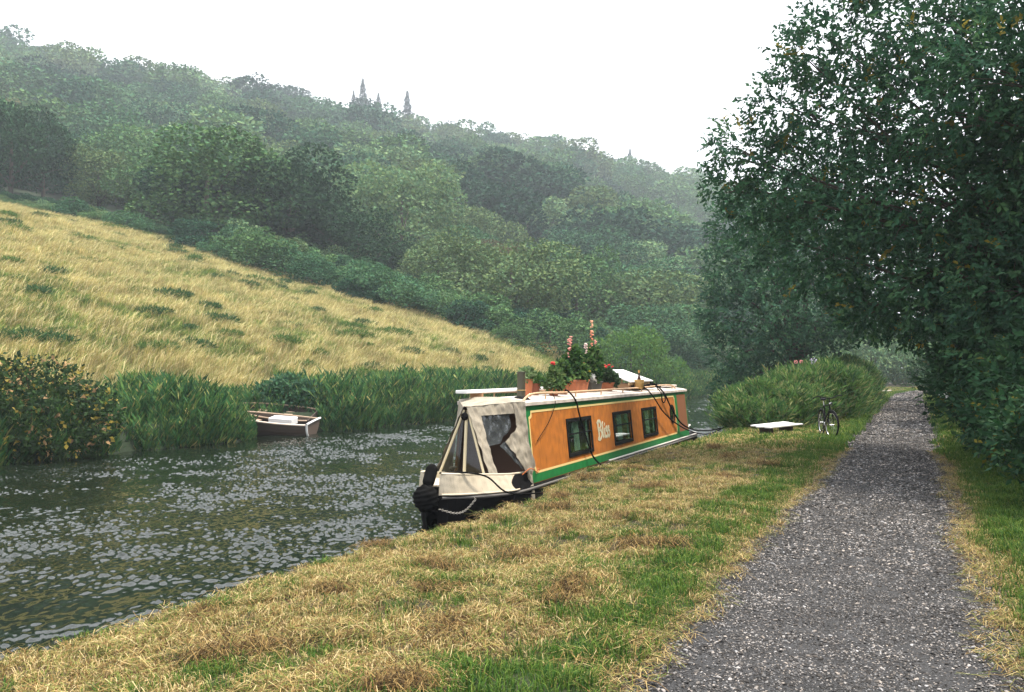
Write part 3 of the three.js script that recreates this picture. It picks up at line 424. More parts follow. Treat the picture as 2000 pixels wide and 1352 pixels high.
  const spots = [[9.0, 2.15, 0.8, 'lowest bramble bush at the right edge of the picture'], [10.8, 2.0, 0.9, 'second bramble bush along the right verge'], [12.6, 2.1, 1.1, 'hedge bush right of the path under the overhanging branches'], [14.8, 2.05, 1.25, 'hedge bush in the deepest shade right of the path'], [17.4, 2.0, 1.2, 'hedge bush right of the shaded stretch of path'], [20.6, 2.1, 1.1, 'hedge bush just beyond the shade on the path'], [24.5, 2.0, 1.05, 'bush with pale flowers right of the sunny path'], [29, 2.1, 1.2, 'bush on the right of the narrowing path'], [35, 2.0, 1.3, 'bush on the right far along the path'], [43, 2.2, 1.5, 'farthest hedge bush on the right of the path']];
  spots.forEach(([s, t, k, label], i) => { const [x, z] = world(s, t); plant(hedge[i % 3], 'hedge_bush', x, land(s, t) - 0.12, z, [k, k * 1.05, k * 1.15], i * 1.9, null, label, 'bush', 'hedge right of the towpath'); });
  const behind = [[10.2, 3.6, 1.5], [13.2, 3.3, 1.6], [16, 3.2, 1.6], [19, 3.2, 1.5], [8, 5.6, 2.1], [12, 5.2, 2.3], [16, 4.6, 2.2], [20.5, 4.4, 2.2], [26, 4.6, 2.4], [33, 4.8, 2.6], [41, 5.2, 2.9]];
  behind.forEach(([s, t, k], i) => { const [x, z] = world(s, t); plant(hedge[(i + 1) % 3], 'thicket_bush', x, land(s, t) - 0.3, z, [k, k * 1.25, k], i * 2.3, null, 'tall dark thicket bush behind the hedge right of the path', 'bush', 'thicket right of the towpath'); });
  [[22, 7.5, 0.85], [30, 6.2, 0.95], [40, 6.5, 1.0], [52, 6.5, 1.0], [64, 8.5, 1.0], [14, 9, 0.9]].forEach(([s, t, k], i) => { const [x, z] = world(s, t); plant(big[i % 5], 'hedgerow_tree', x, land(s, t) - 0.3, z, k, i, woodTints[i % 4], 'tree rising behind the hedge on the right', 'tree', 'trees behind the right-hand hedge'); });
  // shrubs closing the view where the path bends away
  [[96, -9, 1.5], [100, -4.5, 1.6], [104, 0, 1.5], [99, 4, 1.4], [108, 6, 1.7], [92, -13, 1.6], [112, -8, 2.2], [118, 2, 2.4], [84, 9.5, 1.8], [76, 8, 1.5], [66, 3.6, 0.9], [73, 4.6, 1.1]].forEach(([s, t, k], i) => { const [x, z] = world(s, t); plant(bushy[i % 4], 'distant_bush', x, land(s, t) - 0.2, z, k, i * 1.1, woodTints[[2, 5, 2, 0][i % 4]], `${s < 80 ? 'smaller' : 'taller'} ${tintWord(woodTints[[2, 5, 2, 0][i % 4]])} bush ${t < -3 ? 'left of' : t > 3 ? 'right of' : 'behind'} the place where the path bends away`, 'bush', 'bushes at the far end of the path'); });
  [[104, -14, 1.0], [118, -9, 1.2], [125, 3, 1.2], [112, 12, 1.1], [96, 14, 1.0], [130, -14, 1.2]].forEach(([s, t, k], i) => { const [x, z] = world(s, t); plant(big[i % 5], 'distant_tree', x, -0.4, z, k, i, woodTints[i % 5], 'tree closing the view beyond the bend of the path', 'tree', 'trees beyond the bend of the path'); });

  // the bank of long grass and herbs between path and water
  const mound = (seed) => { const r = rng(seed), b = [[0, 0.55, 0, 1.5, 1.15, 2.6]]; for (let i = 0; i < 26; i++) { const d = randDir(r); if (d.y < -0.1) continue; b.push([d.x * 1.35, 0.5 + d.y * (0.95 + 0.3 * r()), d.z * 2.5, 0.28 + 0.3 * r()]); } return foliage(b, { seed, count: 7600, spray: 3, twig: 0.25, size: 0.22, width: 0.085, tones: [[0.07, 0.15, 0.04], [0.09, 0.18, 0.045], [0.045, 0.115, 0.035], [0.16, 0.22, 0.065], [0.03, 0.085, 0.028], [0.055, 0.13, 0.036], [0.08, 0.165, 0.042], [0.22, 0.24, 0.1]], upright: 0.6, splay: 0.6, shell: 0.4, stray: 0.35, reach: 0.3, floor: -0.1 }); };
  const herb = leafMat(1, 1, 1, 0.35), gs = [mound(61), mound(62)];
  [[25.6, -3.9, 1.0, 'grassy green bush nearest the stern, behind the white plank seat'], [29.5, -3.3, 1.12, 'tallest grassy green bush behind the bicycle, with pink flowers'], [34.5, -3.2, 1.1, 'grassy green bush left of the sunny path, behind the tallest one'], [40.5, -3.4, 1.15, 'grassy bush left of the far stretch of path'], [48, -3.6, 1.2, 'farthest grassy bush between path and canal']].forEach(([s, t, k, label], i) => {
    const o = new THREE.Mesh(gs[i % 2], herb), [x, z] = world(s, t); o.name = numbered('grassy_bush'); o.position.set(x, land(s, t) - 0.05, z); o.rotation.y = -Math.PI + THREE.MathUtils.degToRad(-26.8) + (i % 2) * Math.PI; o.scale.set(k, k * [0.72, 0.88, 0.92, 1.0, 1.0][i], k); scene.add(shade(o)); tag(o, label, 'bush', 'grassy bushes between path and canal');
  });
  // yellowing bramble on the far bank
  const bram = thing('bramble_bush', 'big bramble bush speckled with yellow leaves hanging over the far water edge', 'bush'), [bx, bz] = world(12.3, -19.6); bram.position.set(bx, -0.3, bz);
  part(bram, 'stem', taperTube([[0, -0.2, 0], [0.2, 1, 0.3], [0.4, 1.9, 0.9]], 0.03, 0.01, 6, 5), std(0.12, 0.07, 0.04));
  part(bram, 'foliage', foliage([[0, 1.0, 0, 1.7, 1.3, 1.3], [-1.8, 1.2, -0.2, 1.6, 1.35, 1.3], [1.2, 0.8, 0.5, 1.2, 0.95, 1.0], [-1, 0.7, 0.9, 1.3, 0.9, 0.8], [0.4, 0.6, 1.0, 1, 0.8, 0.7], [-3, 1.3, -0.4, 1.5, 1.3, 1.3]], { seed: 21, count: 5200, spray: 3, twig: 0.2, size: 0.11, width: 0.36, tones: [[0.022, 0.05, 0.014], [0.03, 0.065, 0.018], [0.018, 0.042, 0.016], [0.05, 0.085, 0.02], [0.014, 0.034, 0.014], [0.03, 0.07, 0.02], [0.02, 0.05, 0.016], [0.026, 0.06, 0.018], [0.3, 0.24, 0.05], [0.022, 0.05, 0.014], [0.03, 0.065, 0.018], [0.018, 0.042, 0.016], [0.4, 0.26, 0.13], [0.025, 0.055, 0.018]], shell: 0.5, floor: -0.25 }), near);
  const scr = thing('nettle_bush', 'dark green bush on the far bank just above the sunken rowing boats', 'bush'), [nx, nz] = world(22.6, -20.6); scr.position.set(nx, -0.1, nz);
  part(scr, 'foliage', foliage([[0, 0.7, 0, 1.0, 0.9, 0.9], [0.8, 0.6, 0.2, 0.8, 0.7, 0.7], [-0.7, 0.6, 0.1, 0.7, 0.7, 0.7]], { seed: 23, count: 2200, spray: 2, twig: 0.2, size: 0.17, width: 0.25, tones: NEARTONES.slice(0, 7), shell: 0.5, floor: -0.1 }), near);
}

// ------------------------------------------------------------------ the narrowboat. Own axes: x towards the stern (0 at the cabin's front), y up from the water, z towards the towpath
const matt = (r, g, b, rough = 0.9) => new THREE.MeshPhysicalMaterial({ color: RGB(r, g, b), roughness: rough, specularIntensity: 0.12 });
const cream = std(0.64, 0.58, 0.47, 0.55), black = matt(0.007, 0.007, 0.008, 0.7), orange = std(0.52, 0.175, 0.022, 0.6), green = std(0.006, 0.2, 0.05, 0.5), yellow = std(0.68, 0.52, 0.22, 0.55), roofPaint = std(0.68, 0.63, 0.6, 0.7), rail = std(0.52, 0.34, 0.2, 0.6), canvas = std(0.36, 0.33, 0.275, 0.95, { side: THREE.DoubleSide }), darkIron = matt(0.01, 0.01, 0.01, 0.6), rope = matt(0.006, 0.006, 0.006), terracotta = std(0.42, 0.14, 0.06, 0.85), timber = std(0.28, 0.16, 0.08, 0.8), whitePaint = std(0.72, 0.72, 0.72, 0.6), rubber = matt(0.005, 0.005, 0.005), brass = std(0.4, 0.28, 0.1, 0.45);
{ // weathered paint: grain, streaks and stains in the colour and gloss
  const stain = (seed, lo, streak) => { const n = createNoise2D(rng(seed)), m = createNoise2D(rng(seed + 1)); return noiseMap(512, (u, v) => { const k = clamp(0.9 + 0.1 * tileNoise(n, u, v, 6) + 0.06 * tileNoise(m, u, v, 60) - streak * Math.pow(clamp(tileNoise(m, u, v * 0.1, 26)), 3), lo, 1) * 255; return [k, k * 0.985, k * 0.96]; }, 1, true); };
  for (const [m, seed, lo, st, rep] of [[orange, 3, 0.6, 0.5, 0.7], [cream, 5, 0.7, 0.18, 1.2], [roofPaint, 7, 0.6, 0.1, 0.6], [canvas, 9, 0.78, 0.05, 0.8], [green, 11, 0.6, 0.3, 1], [black, 13, 0.5, 0.3, 1]]) { m.map = stain(seed, lo, st); m.map.repeat.set(rep, rep); }
}
const boat = thing('narrowboat', 'orange and green narrowboat with cream bow moored against the near bank', 'narrowboat');
boat.position.set(-0.31, WATER, -12.11); boat.rotation.y = THREE.MathUtils.degToRad(64.4);
const LEN = 10.1, SIDE = (y) => 0.655 - 0.115 * (y - 0.45) / 1.17;
function onSide(shape, depth, proud, side = 1, seg = 12) { // a flat shape drawn in (x, y), laid on the leaning cabin side
  const g = new THREE.ExtrudeGeometry(shape, { depth, bevelEnabled: false, curveSegments: seg }), p = g.attributes.position;
  for (let i = 0; i < p.count; i++) p.setZ(i, side * (SIDE(p.getY(i)) + proud + p.getZ(i)));
  if (side < 0) { const a = p.array, u = g.attributes.uv.array; for (let i = 0; i < p.count; i += 3) for (let k = 0; k < 3; k++) { let q = a[i * 3 + k + 3]; a[i * 3 + k + 3] = a[i * 3 + k + 6]; a[i * 3 + k + 6] = q; if (k < 2) { q = u[(i + 1) * 2 + k]; u[(i + 1) * 2 + k] = u[(i + 2) * 2 + k]; u[(i + 2) * 2 + k] = q; } } }
  g.computeVertexNormals(); return g;
}
const rect = (x0, y0, x1, y1) => { const s = new THREE.Shape(); s.moveTo(x0, y0); s.lineTo(x1, y0); s.lineTo(x1, y1); s.lineTo(x0, y1); s.closePath(); return s; };
function notched(x0, y0, x1, y1, n, nR = n) { const s = new THREE.Shape(); s.moveTo(x0 + n, y0); s.lineTo(x1 - nR, y0); if (nR) s.quadraticCurveTo(x1 - nR, y0 + nR, x1, y0 + nR); s.lineTo(x1, y1 - nR); if (nR) s.quadraticCurveTo(x1 - nR, y1 - nR, x1 - nR, y1); s.lineTo(x0 + n, y1); s.quadraticCurveTo(x0 + n, y1 - n, x0, y1 - n); s.lineTo(x0, y0 + n); s.quadraticCurveTo(x0 + n, y0 + n, x0 + n, y0); return s; }
const holeOf = (outer, inner) => { outer.holes.push(inner); return outer; };
{
  // hull
  const xs = steps([-1.74, -0.7, 0.08], [-0.7, 10.6, 0.8], [10.6, 11.55, 0.12]), half = (x) => x < -0.7 ? 0.72 * Math.pow(clamp((x + 1.76) / 1.06), 0.5) : x > 10.6 ? 0.72 * Math.sqrt(clamp(1 - Math.pow((x - 10.6) / 1.0, 2), 0.02)) : 0.72;
  const sheer = (x) => 0.43 + 0.05 * Math.pow(clamp((-x + 0.2) / 1.9), 2);
  const rows = [-0.45, -0.1, 0.15, 1], ring = (x) => { const h = half(x), flare = x < -0.4 ? 0.16 * clamp((-0.4 - x) / 1.3) : 0, out = []; for (let r = 0; r < 4; r++) out.push([rows[r] === 1 ? sheer(x) : rows[r], Math.max(0.012, h * (1 - flare * (3 - r) * 0.9))]); return out; };
  const pts = [], ix = [], n = 10;
  for (const x of xs) { const rg = ring(x), rake = (r) => (x < -1.2 ? (3 - r) * 0.035 * (-1.2 - x) : 0); for (let r = 0; r < 4; r++) pts.push(x + rake(r), rg[r][0], rg[r][1]); pts.push(x, rg[3][0] + 0.004, Math.max(0.01, rg[3][1] - 0.07)); pts.push(x, rg[3][0] + 0.004, -Math.max(0.01, rg[3][1] - 0.07)); for (let r = 3; r >= 0; r--) pts.push(x + rake(r), rg[r][0], -rg[r][1]); }
  for (let i = 0; i < xs.length - 1; i++) for (let k = 0; k < n - 1; k++) { const a = i * n + k, b = a + n; ix.push(a, b, a + 1, b, b + 1, a + 1); }
  for (let i = 0; i < n - 2; i++) { const e = (xs.length - 1) * n; ix.push(e, e + i + 2, e + i + 1); }
  let g = new THREE.BufferGeometry(); g.setAttribute('position', new THREE.Float32BufferAttribute(pts, 3)); g.setIndex(ix); g = g.toNonIndexed(); g.computeVertexNormals();
  const p = g.attributes.position, uv = []; for (let i = 0; i < p.count; i++) uv.push(p.getX(i), p.getY(i) + p.getZ(i)); g.setAttribute('uv', new THREE.Float32BufferAttribute(uv, 2));
  const hull = part(boat, 'hull', g, black);
  for (const sd of [1, -1]) { part(hull, 'rubbing_strake', tube(steps([-1.72, 11.2, 0.4]).map((x) => [x, sheer(x) - 0.03, sd * (half(x) + 0.008)]), 0.022, 60, 6), std(0.1, 0.095, 0.09, 0.6)); }
  part(hull, 'gunwale_capping', tube(steps([3.4, 11.35, 0.5]).map((x) => [x, 0.45, half(x) - 0.012]), 0.02, 40, 6), std(0.5, 0.48, 0.46, 0.7));
  // bow bulwark: cream plates in front, black behind
  for (const sd of [1, -1]) {
    const top = (x) => 0.63 + 0.13 * Math.pow(clamp((-0.1 - x) / 1.64), 1.4), strip = (x0, x1, endCurve, m, nm, inset) => {
      const a = [], id = [], nu = 18, nv = 6; for (let j = 0; j <= nv; j++) for (let i = 0; i <= nu; i++) { const v = j / nv, xe = x1 + (endCurve ? -0.14 * Math.sin(v * Math.PI) + 0.1 * v : 0), x = lerp(x0, xe, i / nu); a.push(x + 0.02 * v, lerp(sheer(x) + 0.004, top(x), v), sd * Math.max(0.015, half(x) - inset - 0.09 * v * smooth(-1.75, -1.1, x))); }
      for (let j = 0; j < nv; j++) for (let i = 0; i < nu; i++) { const q = j * (nu + 1) + i; sd > 0 ? id.push(q, q + 1, q + nu + 1, q + 1, q + nu + 2, q + nu + 1) : id.push(q, q + nu + 1, q + 1, q + 1, q + nu + 1, q + nu + 2); }
      const gg = new THREE.BufferGeometry(); gg.setAttribute('position', new THREE.Float32BufferAttribute(a, 3)); gg.setIndex(id); const u2 = []; for (let i = 0; i < a.length / 3; i++) u2.push(a[i * 3], a[i * 3 + 1]); gg.setAttribute('uv', new THREE.Float32BufferAttribute(u2, 2)); gg.computeVertexNormals(); const o = part(boat, nm, gg, m); o.material.side = THREE.DoubleSide; return o;
    };
    strip(-0.95, 0.02, false, black, 'bulwark', 0.012);
    const pl = strip(-1.735, -0.62, true, cream, 'bow_plate', 0.0);
    part(pl, 'top_rail', tube(steps([-1.72, -0.02, 0.15]).map((x) => [x + 0.02, top(x) + 0.006, sd * Math.max(0.02, half(x) - 0.012 - 0.09 * smooth(-1.75, -1.1, x))]), 0.016, 30, 6), x0Rail());
    part(pl, 'edge_line', tube(steps([-1.72, -0.55, 0.1]).map((x) => [x, sheer(x) + 0.012, sd * (half(x) + 0.006)]), 0.014, 24, 6), cream);
  }
  function x0Rail() { return cream; }
  const fd = new THREE.Shape(); fd.moveTo(-1.66, 0); for (let x = -1.6; x <= -0.9; x += 0.1) fd.lineTo(x, half(x) - 0.1); fd.lineTo(-0.9, -(half(-0.9) - 0.1)); for (let x = -0.95; x >= -1.62; x -= 0.1) fd.lineTo(x, -(half(x) - 0.1)); fd.closePath(); const fg = new THREE.ExtrudeGeometry(fd, { depth: 0.02, bevelEnabled: false }); fg.rotateX(Math.PI / 2); fg.translate(0, 0.6, 0); part(boat, 'foredeck', fg, cream);
  part(boat, 'well_floor', box(0.9, 0.03, 1.2, -0.45, 0.12, 0), std(0.08, 0.06, 0.05));
  // cabin
  const wins = [[1.62, 2.76], [4.04, 5.16], [6.0, 7.1]], wy = [0.71, 1.29], sideShape = () => { const s = rect(0, 0.44, LEN, 1.62); for (const [a, b] of wins) s.holes.push(rect(a, wy[0], b, wy[1])); const c = new THREE.Path(); c.absellipse(8.57, 1.08, 0.2, 0.2, 0, Math.PI * 2); s.holes.push(c); return s; };
  for (const sd of [1, -1]) {
    const wall = part(boat, 'cabin_side', onSide(sideShape(), 0.03, -0.03, sd), orange);
    part(wall, 'green_border', onSide(holeOf(rect(0, 0.45, 9.06, 1.618), notched(0.13, 0.595, 8.9, 1.5, 0.09, 0.06)), 0.003, 0.001, sd), green);
    part(wall, 'cream_line', onSide(holeOf(notched(0.11, 0.577, 8.92, 1.518, 0.09, 0.06), notched(0.145, 0.61, 8.885, 1.485, 0.09, 0.06)), 0.003, 0.003, sd), yellow);
    part(wall, 'rear_border', onSide(holeOf(rect(9.062, 0.45, LEN, 1.618), rect(9.15, 0.6, LEN - 0.05, 1.53)), 0.003, 0.001, sd), green);
    part(wall, 'rear_panel', onSide(rect(9.152, 0.602, LEN - 0.052, 1.528), 0.003, 0.0012, sd), std(0.2, 0.075, 0.03, 0.6));
    for (const [a, b] of wins) {
      const win = part(boat, 'window', onSide(holeOf(rect(a - 0.03, wy[0] - 0.03, b + 0.03, wy[1] + 0.03), rect(a + 0.03, wy[0] + 0.03, b - 0.03, wy[1] - 0.03)), 0.016, 0.001, sd), darkIron);
      part(win, 'pane', onSide(rect(a + 0.028, wy[0] + 0.028, b - 0.028, wy[1] - 0.028), 0.004, -0.016, sd), new THREE.MeshPhysicalMaterial({ color: RGB(0.75, 0.85, 0.8), roughness: 0.02, transmission: 1, thickness: 0, ior: 1.5 }));
      part(win, 'glazing_bar', onSide(rect(a + 0.029, wy[0] + 0.33, b - 0.029, wy[0] + 0.355), 0.014, -0.006, sd), darkIron);
      for (const [c0, c1] of [[a + 0.38 * (b - a), a + 0.6 * (b - a)], [b - 0.1, b - 0.03]]) { const cg = new THREE.PlaneGeometry(c1 - c0, 0.5, 24, 1), cp = cg.attributes.position; for (let i = 0; i < cp.count; i++) { const y = 1.0 + cp.getY(i), x = (c0 + c1) / 2 + cp.getX(i); cp.setXYZ(i, x, y, sd * (SIDE(y) - 0.06 + 0.012 * Math.sin(x * 70))); } cg.computeVertexNormals(); part(win, 'curtain', cg, std(0.36, 0.42, 0.33, 0.95, { side: THREE.DoubleSide })); }
    }
    const ringShape = new THREE.Shape(); ringShape.absellipse(8.57, 1.08, 0.225, 0.225, 0, Math.PI * 2); const rh = new THREE.Path(); rh.absellipse(8.57, 1.08, 0.18, 0.18, 0, Math.PI * 2); ringShape.holes.push(rh); const port = part(boat, 'porthole', onSide(ringShape, 0.016, 0.001, sd, 24), darkIron);
    const disc = new THREE.Shape(); disc.absellipse(8.57, 1.08, 0.182, 0.182, 0, Math.PI * 2); part(port, 'pane', onSide(disc, 0.004, -0.014, sd, 24), new THREE.MeshPhysicalMaterial({ color: RGB(0.6, 0.75, 0.75), roughness: 0.03, transmission: 1, thickness: 0 }));
  }
  const endWall = (x, m) => { const s = new THREE.Shape(); s.moveTo(-0.65, 0.44); s.lineTo(0.65, 0.44); s.lineTo(SIDE(1.6) - 0.01, 1.6); s.quadraticCurveTo(0, 1.72, -SIDE(1.6) + 0.01, 1.6); s.closePath(); const g2 = new THREE.ExtrudeGeometry(s, { depth: 0.03, bevelEnabled: false }); g2.rotateY(Math.PI / 2); g2.translate(x, 0, 0); return part(boat, 'bulkhead', g2, m); };
  endWall(0.02, std(0.1, 0.05, 0.03)); const rearWall = endWall(LEN - 0.06, std(0.2, 0.07, 0.03)); part(rearWall, 'cabin_door', rbox(0.03, 1.0, 0.55, 0.01, LEN, 1.02, 0), std(0.25, 0.09, 0.03));
  part(boat, 'cabin_floor', box(LEN - 0.2, 0.03, 1.2, LEN / 2, 0.3, 0), std(0.05, 0.04, 0.03));
  const rs = new THREE.Shape(); rs.moveTo(-0.575, 1.605); rs.lineTo(0.575, 1.605); rs.lineTo(0.575, 1.64); rs.quadraticCurveTo(0, 1.76, -0.575, 1.64); rs.closePath(); const rg2 = new THREE.ExtrudeGeometry(rs, { depth: LEN + 0.1, bevelEnabled: true, bevelSize: 0.008, bevelThickness: 0.008, bevelSegments: 2, curveSegments: 16 }); rg2.rotateY(Math.PI / 2); rg2.translate(-0.02, 0, 0); const roof = part(boat, 'roof', rg2, roofPaint);
  for (const sd of [1, -1]) { const pts2 = [[0.12, 1.665, sd * 0.47], [0.34, 1.745, sd * 0.46], [2, 1.755, sd * 0.46], [6, 1.755, sd * 0.46], [9.2, 1.75, sd * 0.46], [9.4, 1.675, sd * 0.47]], hr = part(roof, 'handrail', tube(pts2, 0.017, 80, 7), rail); for (let x = 1; x < 9.2; x += 1.35) hr.geometry = merge([hr.geometry, bar([x, 1.66, sd * 0.462], [x, 1.75, sd * 0.46], 0.013)]); }
  const ventAt = (x, z) => merge([(() => { const g3 = new THREE.CylinderGeometry(0.05, 0.06, 0.07, 14); g3.translate(x, 1.73, z); return g3; })(), (() => { const g3 = new THREE.SphereGeometry(0.1, 16, 6, 0, 6.3, 0, 1.3); g3.scale(1, 0.45, 1); g3.translate(x, 1.755, z); return g3; })()]);
  part(roof, 'mushroom_vent', ventAt(8.6, 0.05), brass); part(roof, 'hatch_slide', rbox(1.0, 0.05, 0.7, 0.015, 9.55, 1.745, 0), roofPaint);
  const ch = part(boat, 'chimney', merge([(() => { const g3 = new THREE.CylinderGeometry(0.062, 0.066, 0.42, 20, 1, true); g3.translate(0.42, 1.89, 0.3); return g3; })(), (() => { const g3 = new THREE.TorusGeometry(0.062, 0.008, 6, 20); g3.rotateX(Math.PI / 2); g3.translate(0.42, 2.1, 0.3); return g3; })()]), std(0.06, 0.055, 0.035, 0.5, { side: THREE.DoubleSide }));
  { const g3 = new THREE.CylinderGeometry(0.085, 0.15, 0.05, 20); g3.translate(0.42, 1.7, 0.3); part(ch, 'collar', g3, darkIron); const g4 = new THREE.TorusGeometry(0.067, 0.006, 6, 20); g4.rotateX(Math.PI / 2); g4.translate(0.42, 1.82, 0.3); part(ch, 'band', g4, brass); }
  // name on the side: blackletter strokes
  const stroke = (list, w) => merge(list.map((p) => { const c = new THREE.CatmullRomCurve3(p.map(([x, y]) => V(x, y, 0))), a = [], b = []; for (let i = 0; i <= 14; i++) { const q = c.getPoint(i / 14), t = c.getTangent(i / 14), k = w * (0.55 + 0.6 * Math.abs(t.y * 0.8 - t.x * 0.5)); a.push([q.x - t.y * k, q.y + t.x * k]); b.unshift([q.x + t.y * k, q.y - t.x * k]); } const s = new THREE.Shape([...a, ...b].map(([x, y]) => new THREE.Vector2(x, y))); return onSide(s, 0.004, 0.002, 1); }));
  const X = (x, y) => [3.1 + x * 0.58, 0.86 + y * 0.33];
  part(boat, 'lettering', stroke([[X(0.1, 0.98), X(0.06, 0.7), X(0.1, 0.4), X(0.08, 0.02)], [X(-0.02, 0.9), X(0.1, 1.02), X(0.28, 0.98), X(0.32, 0.78), X(0.22, 0.62), X(0.1, 0.56)], [X(0.1, 0.56), X(0.3, 0.5), X(0.36, 0.28), X(0.26, 0.06), X(0.1, 0.0), X(-0.02, 0.08)], [X(0.56, 0.94), X(0.47, 0.84), X(0.48, 0.5), X(0.46, 0.2), X(0.54, 0.06)], [X(0.66, 0.6), X(0.65, 0.3), X(0.67, 0.12), X(0.73, 0.06)], [X(0.66, 0.82), X(0.7, 0.76)], [X(0.93, 0.6), X(0.83, 0.62), X(0.8, 0.48), X(0.91, 0.36), X(0.92, 0.18), X(0.84, 0.06), X(0.77, 0.14)], [X(1.14, 0.6), X(1.04, 0.62), X(1.01, 0.48), X(1.12, 0.36), X(1.13, 0.18), X(1.05, 0.06), X(0.98, 0.14)]], 0.031), std(0.5, 0.47, 0.33, 0.6));
  // cratch: the glazed triangle and its canvas cover
  const cx = -0.92, apex = [cx + 0.12, 1.56, 0], bl = [cx, 0.66, 0.36], br = [cx, 0.66, -0.36];
  const cr = part(boat, 'cratch_frame', merge([bar(bl, [apex[0], apex[1], 0.03], 0.02), bar(br, [apex[0], apex[1], -0.03], 0.02), bar([cx, 0.66, 0.04], [apex[0], apex[1] - 0.04, 0.01], 0.024), bar([cx, 0.66, -0.4], [cx, 0.66, 0.4], 0.024), box(0.03, 0.09, 0.84, cx - 0.012, 0.61, 0)]), std(0.58, 0.5, 0.33, 0.6));
  for (const sd of [1, -1]) { const s = new THREE.BufferGeometry(); s.setAttribute('position', new THREE.Float32BufferAttribute([cx, 0.68, sd * 0.05, cx, 0.68, sd * 0.33, apex[0], 1.5, sd * 0.03], 3)); s.computeVertexNormals(); part(cr, 'pane', s, new THREE.MeshPhysicalMaterial({ color: RGB(0.8, 0.85, 0.85), roughness: 0.03, transmission: 1, thickness: 0, side: THREE.DoubleSide })); }
  part(cr, 'apex_knot', (() => { const g3 = new THREE.IcosahedronGeometry(0.06, 1); g3.scale(0.7, 1, 1); g3.translate(apex[0] - 0.04, 1.47, 0); return g3; })(), rope);
  const R = rng(12), cloth = (poly, off, m, nm, parent, sd = 1, sag = 0) => { // poly in (p along the boat, q down the side); mapped between cratch slope and cabin front
    const s = new THREE.Shape(poly.map(([x, y]) => new THREE.Vector2(x, y))), fine = new THREE.ExtrudeGeometry(s, { depth: 1, steps: 1, bevelEnabled: false }); fine.dispose();
    const T = [], uv = [], nP = 28, inside = (x, y) => { let c = false; for (let i = 0, j = poly.length - 1; i < poly.length; j = i++) if ((poly[i][1] > y) !== (poly[j][1] > y) && x < (poly[j][0] - poly[i][0]) * (y - poly[i][1]) / (poly[j][1] - poly[i][1]) + poly[i][0]) c = !c; return c; };
    const at = (x, y, o) => { const ax = lerp(apex[0] - 0.03, cx - 0.02, y), ay = lerp(1.6, 0.5, y), az = lerp(0.03, 0.52, y), bx = -0.01, by = lerp(1.665, 0.42, y), bz = lerp(0.56, 0.7, y); const wr = 0.012 * N1(x * 5 + off * 90, y * 4) + 0.008 * N2(x * 11, y * 7), k = o + off + wr + sag * Math.sin(clamp(y) * Math.PI); return [lerp(ax, bx, x), lerp(ay, by, x) + (y < 0.02 ? 0 : 0), sd * (lerp(az, bz, x) + k)]; };
    const bb = poly.reduce((b, [x, y]) => [Math.min(b[0], x), Math.min(b[1], y), Math.max(b[2], x), Math.max(b[3], y)], [9, 9, -9, -9]);
    const cell = (x0, y0, x1, y1) => { for (const o of [0, -0.008]) { const q = [at(x0, y0, o), at(x1, y0, o), at(x1, y1, o), at(x0, y1, o)]; for (const k of (o === 0) === (sd > 0) ? [0, 2, 1, 0, 3, 2] : [0, 1, 2, 0, 2, 3]) { T.push(...q[k]); uv.push(q[k][0], q[k][1]); } } };
    const n = 72; for (let i = 0; i < n; i++) for (let j = 0; j < n; j++) { const x0 = lerp(bb[0], bb[2], i / n), x1 = lerp(bb[0], bb[2], (i + 1) / n), y0 = lerp(bb[1], bb[3], j / n), y1 = lerp(bb[1], bb[3], (j + 1) / n); if (inside((x0 + x1) / 2, (y0 + y1) / 2)) cell(x0, y0, x1, y1); }
    const g3 = new THREE.BufferGeometry(); g3.setAttribute('position', new THREE.Float32BufferAttribute(T, 3)); g3.setAttribute('uv', new THREE.Float32BufferAttribute(uv, 2)); g3.computeVertexNormals(); return part(parent, nm, g3, m);
  };
  const cover = cloth([[0, 0], [0.2, 0], [0.17, 0.5], [0.2, 1.04], [0.03, 1.07], [0, 0.8]], 0.0, canvas, 'canopy', boat);
  cloth([[0.78, 0], [1.0, 0], [1.0, 0.98], [0.86, 1.0], [0.93, 0.75], [0.8, 0.35]], 0.005, canvas, 'canopy_strip', cover); cloth([[0.18, -0.005], [0.8, -0.005], [0.8, 0.13], [0.2, 0.12]], 0.0, canvas, 'canopy_strip', cover);
  const film = new THREE.MeshPhysicalMaterial({ color: RGB(0.5, 0.54, 0.56), roughness: 0.1, transmission: 0.92, thickness: 0, side: THREE.DoubleSide });
  cloth([[0.22, 0.12], [0.72, 0.12], [0.72, 0.3], [0.45, 0.48], [0.24, 0.5]], -0.01, film, 'clear_window', cover, 1, -0.04);
  const flap = cloth([[0.4, 0.45], [0.74, 0.27], [0.98, 0.75], [0.9, 0.86], [0.76, 0.83], [0.55, 0.62]], 0.05, canvas, 'hanging_flap', cover, 1, 0.05); cloth([[0.3, 0.5], [0.42, 0.45], [0.6, 0.66], [0.72, 0.82], [0.5, 0.66]], 0.045, film, 'clear_window', flap, 1, 0.03);
  cloth([[0.84, 1.0], [0.97, 0.97], [0.95, 1.14], [0.89, 1.16]], 0.03, canvas, 'canopy_tail', cover);
  cloth([[0, 0], [1, 0], [1, 1], [0, 1]], 0.0, canvas, 'canopy_far_side', cover, -1);
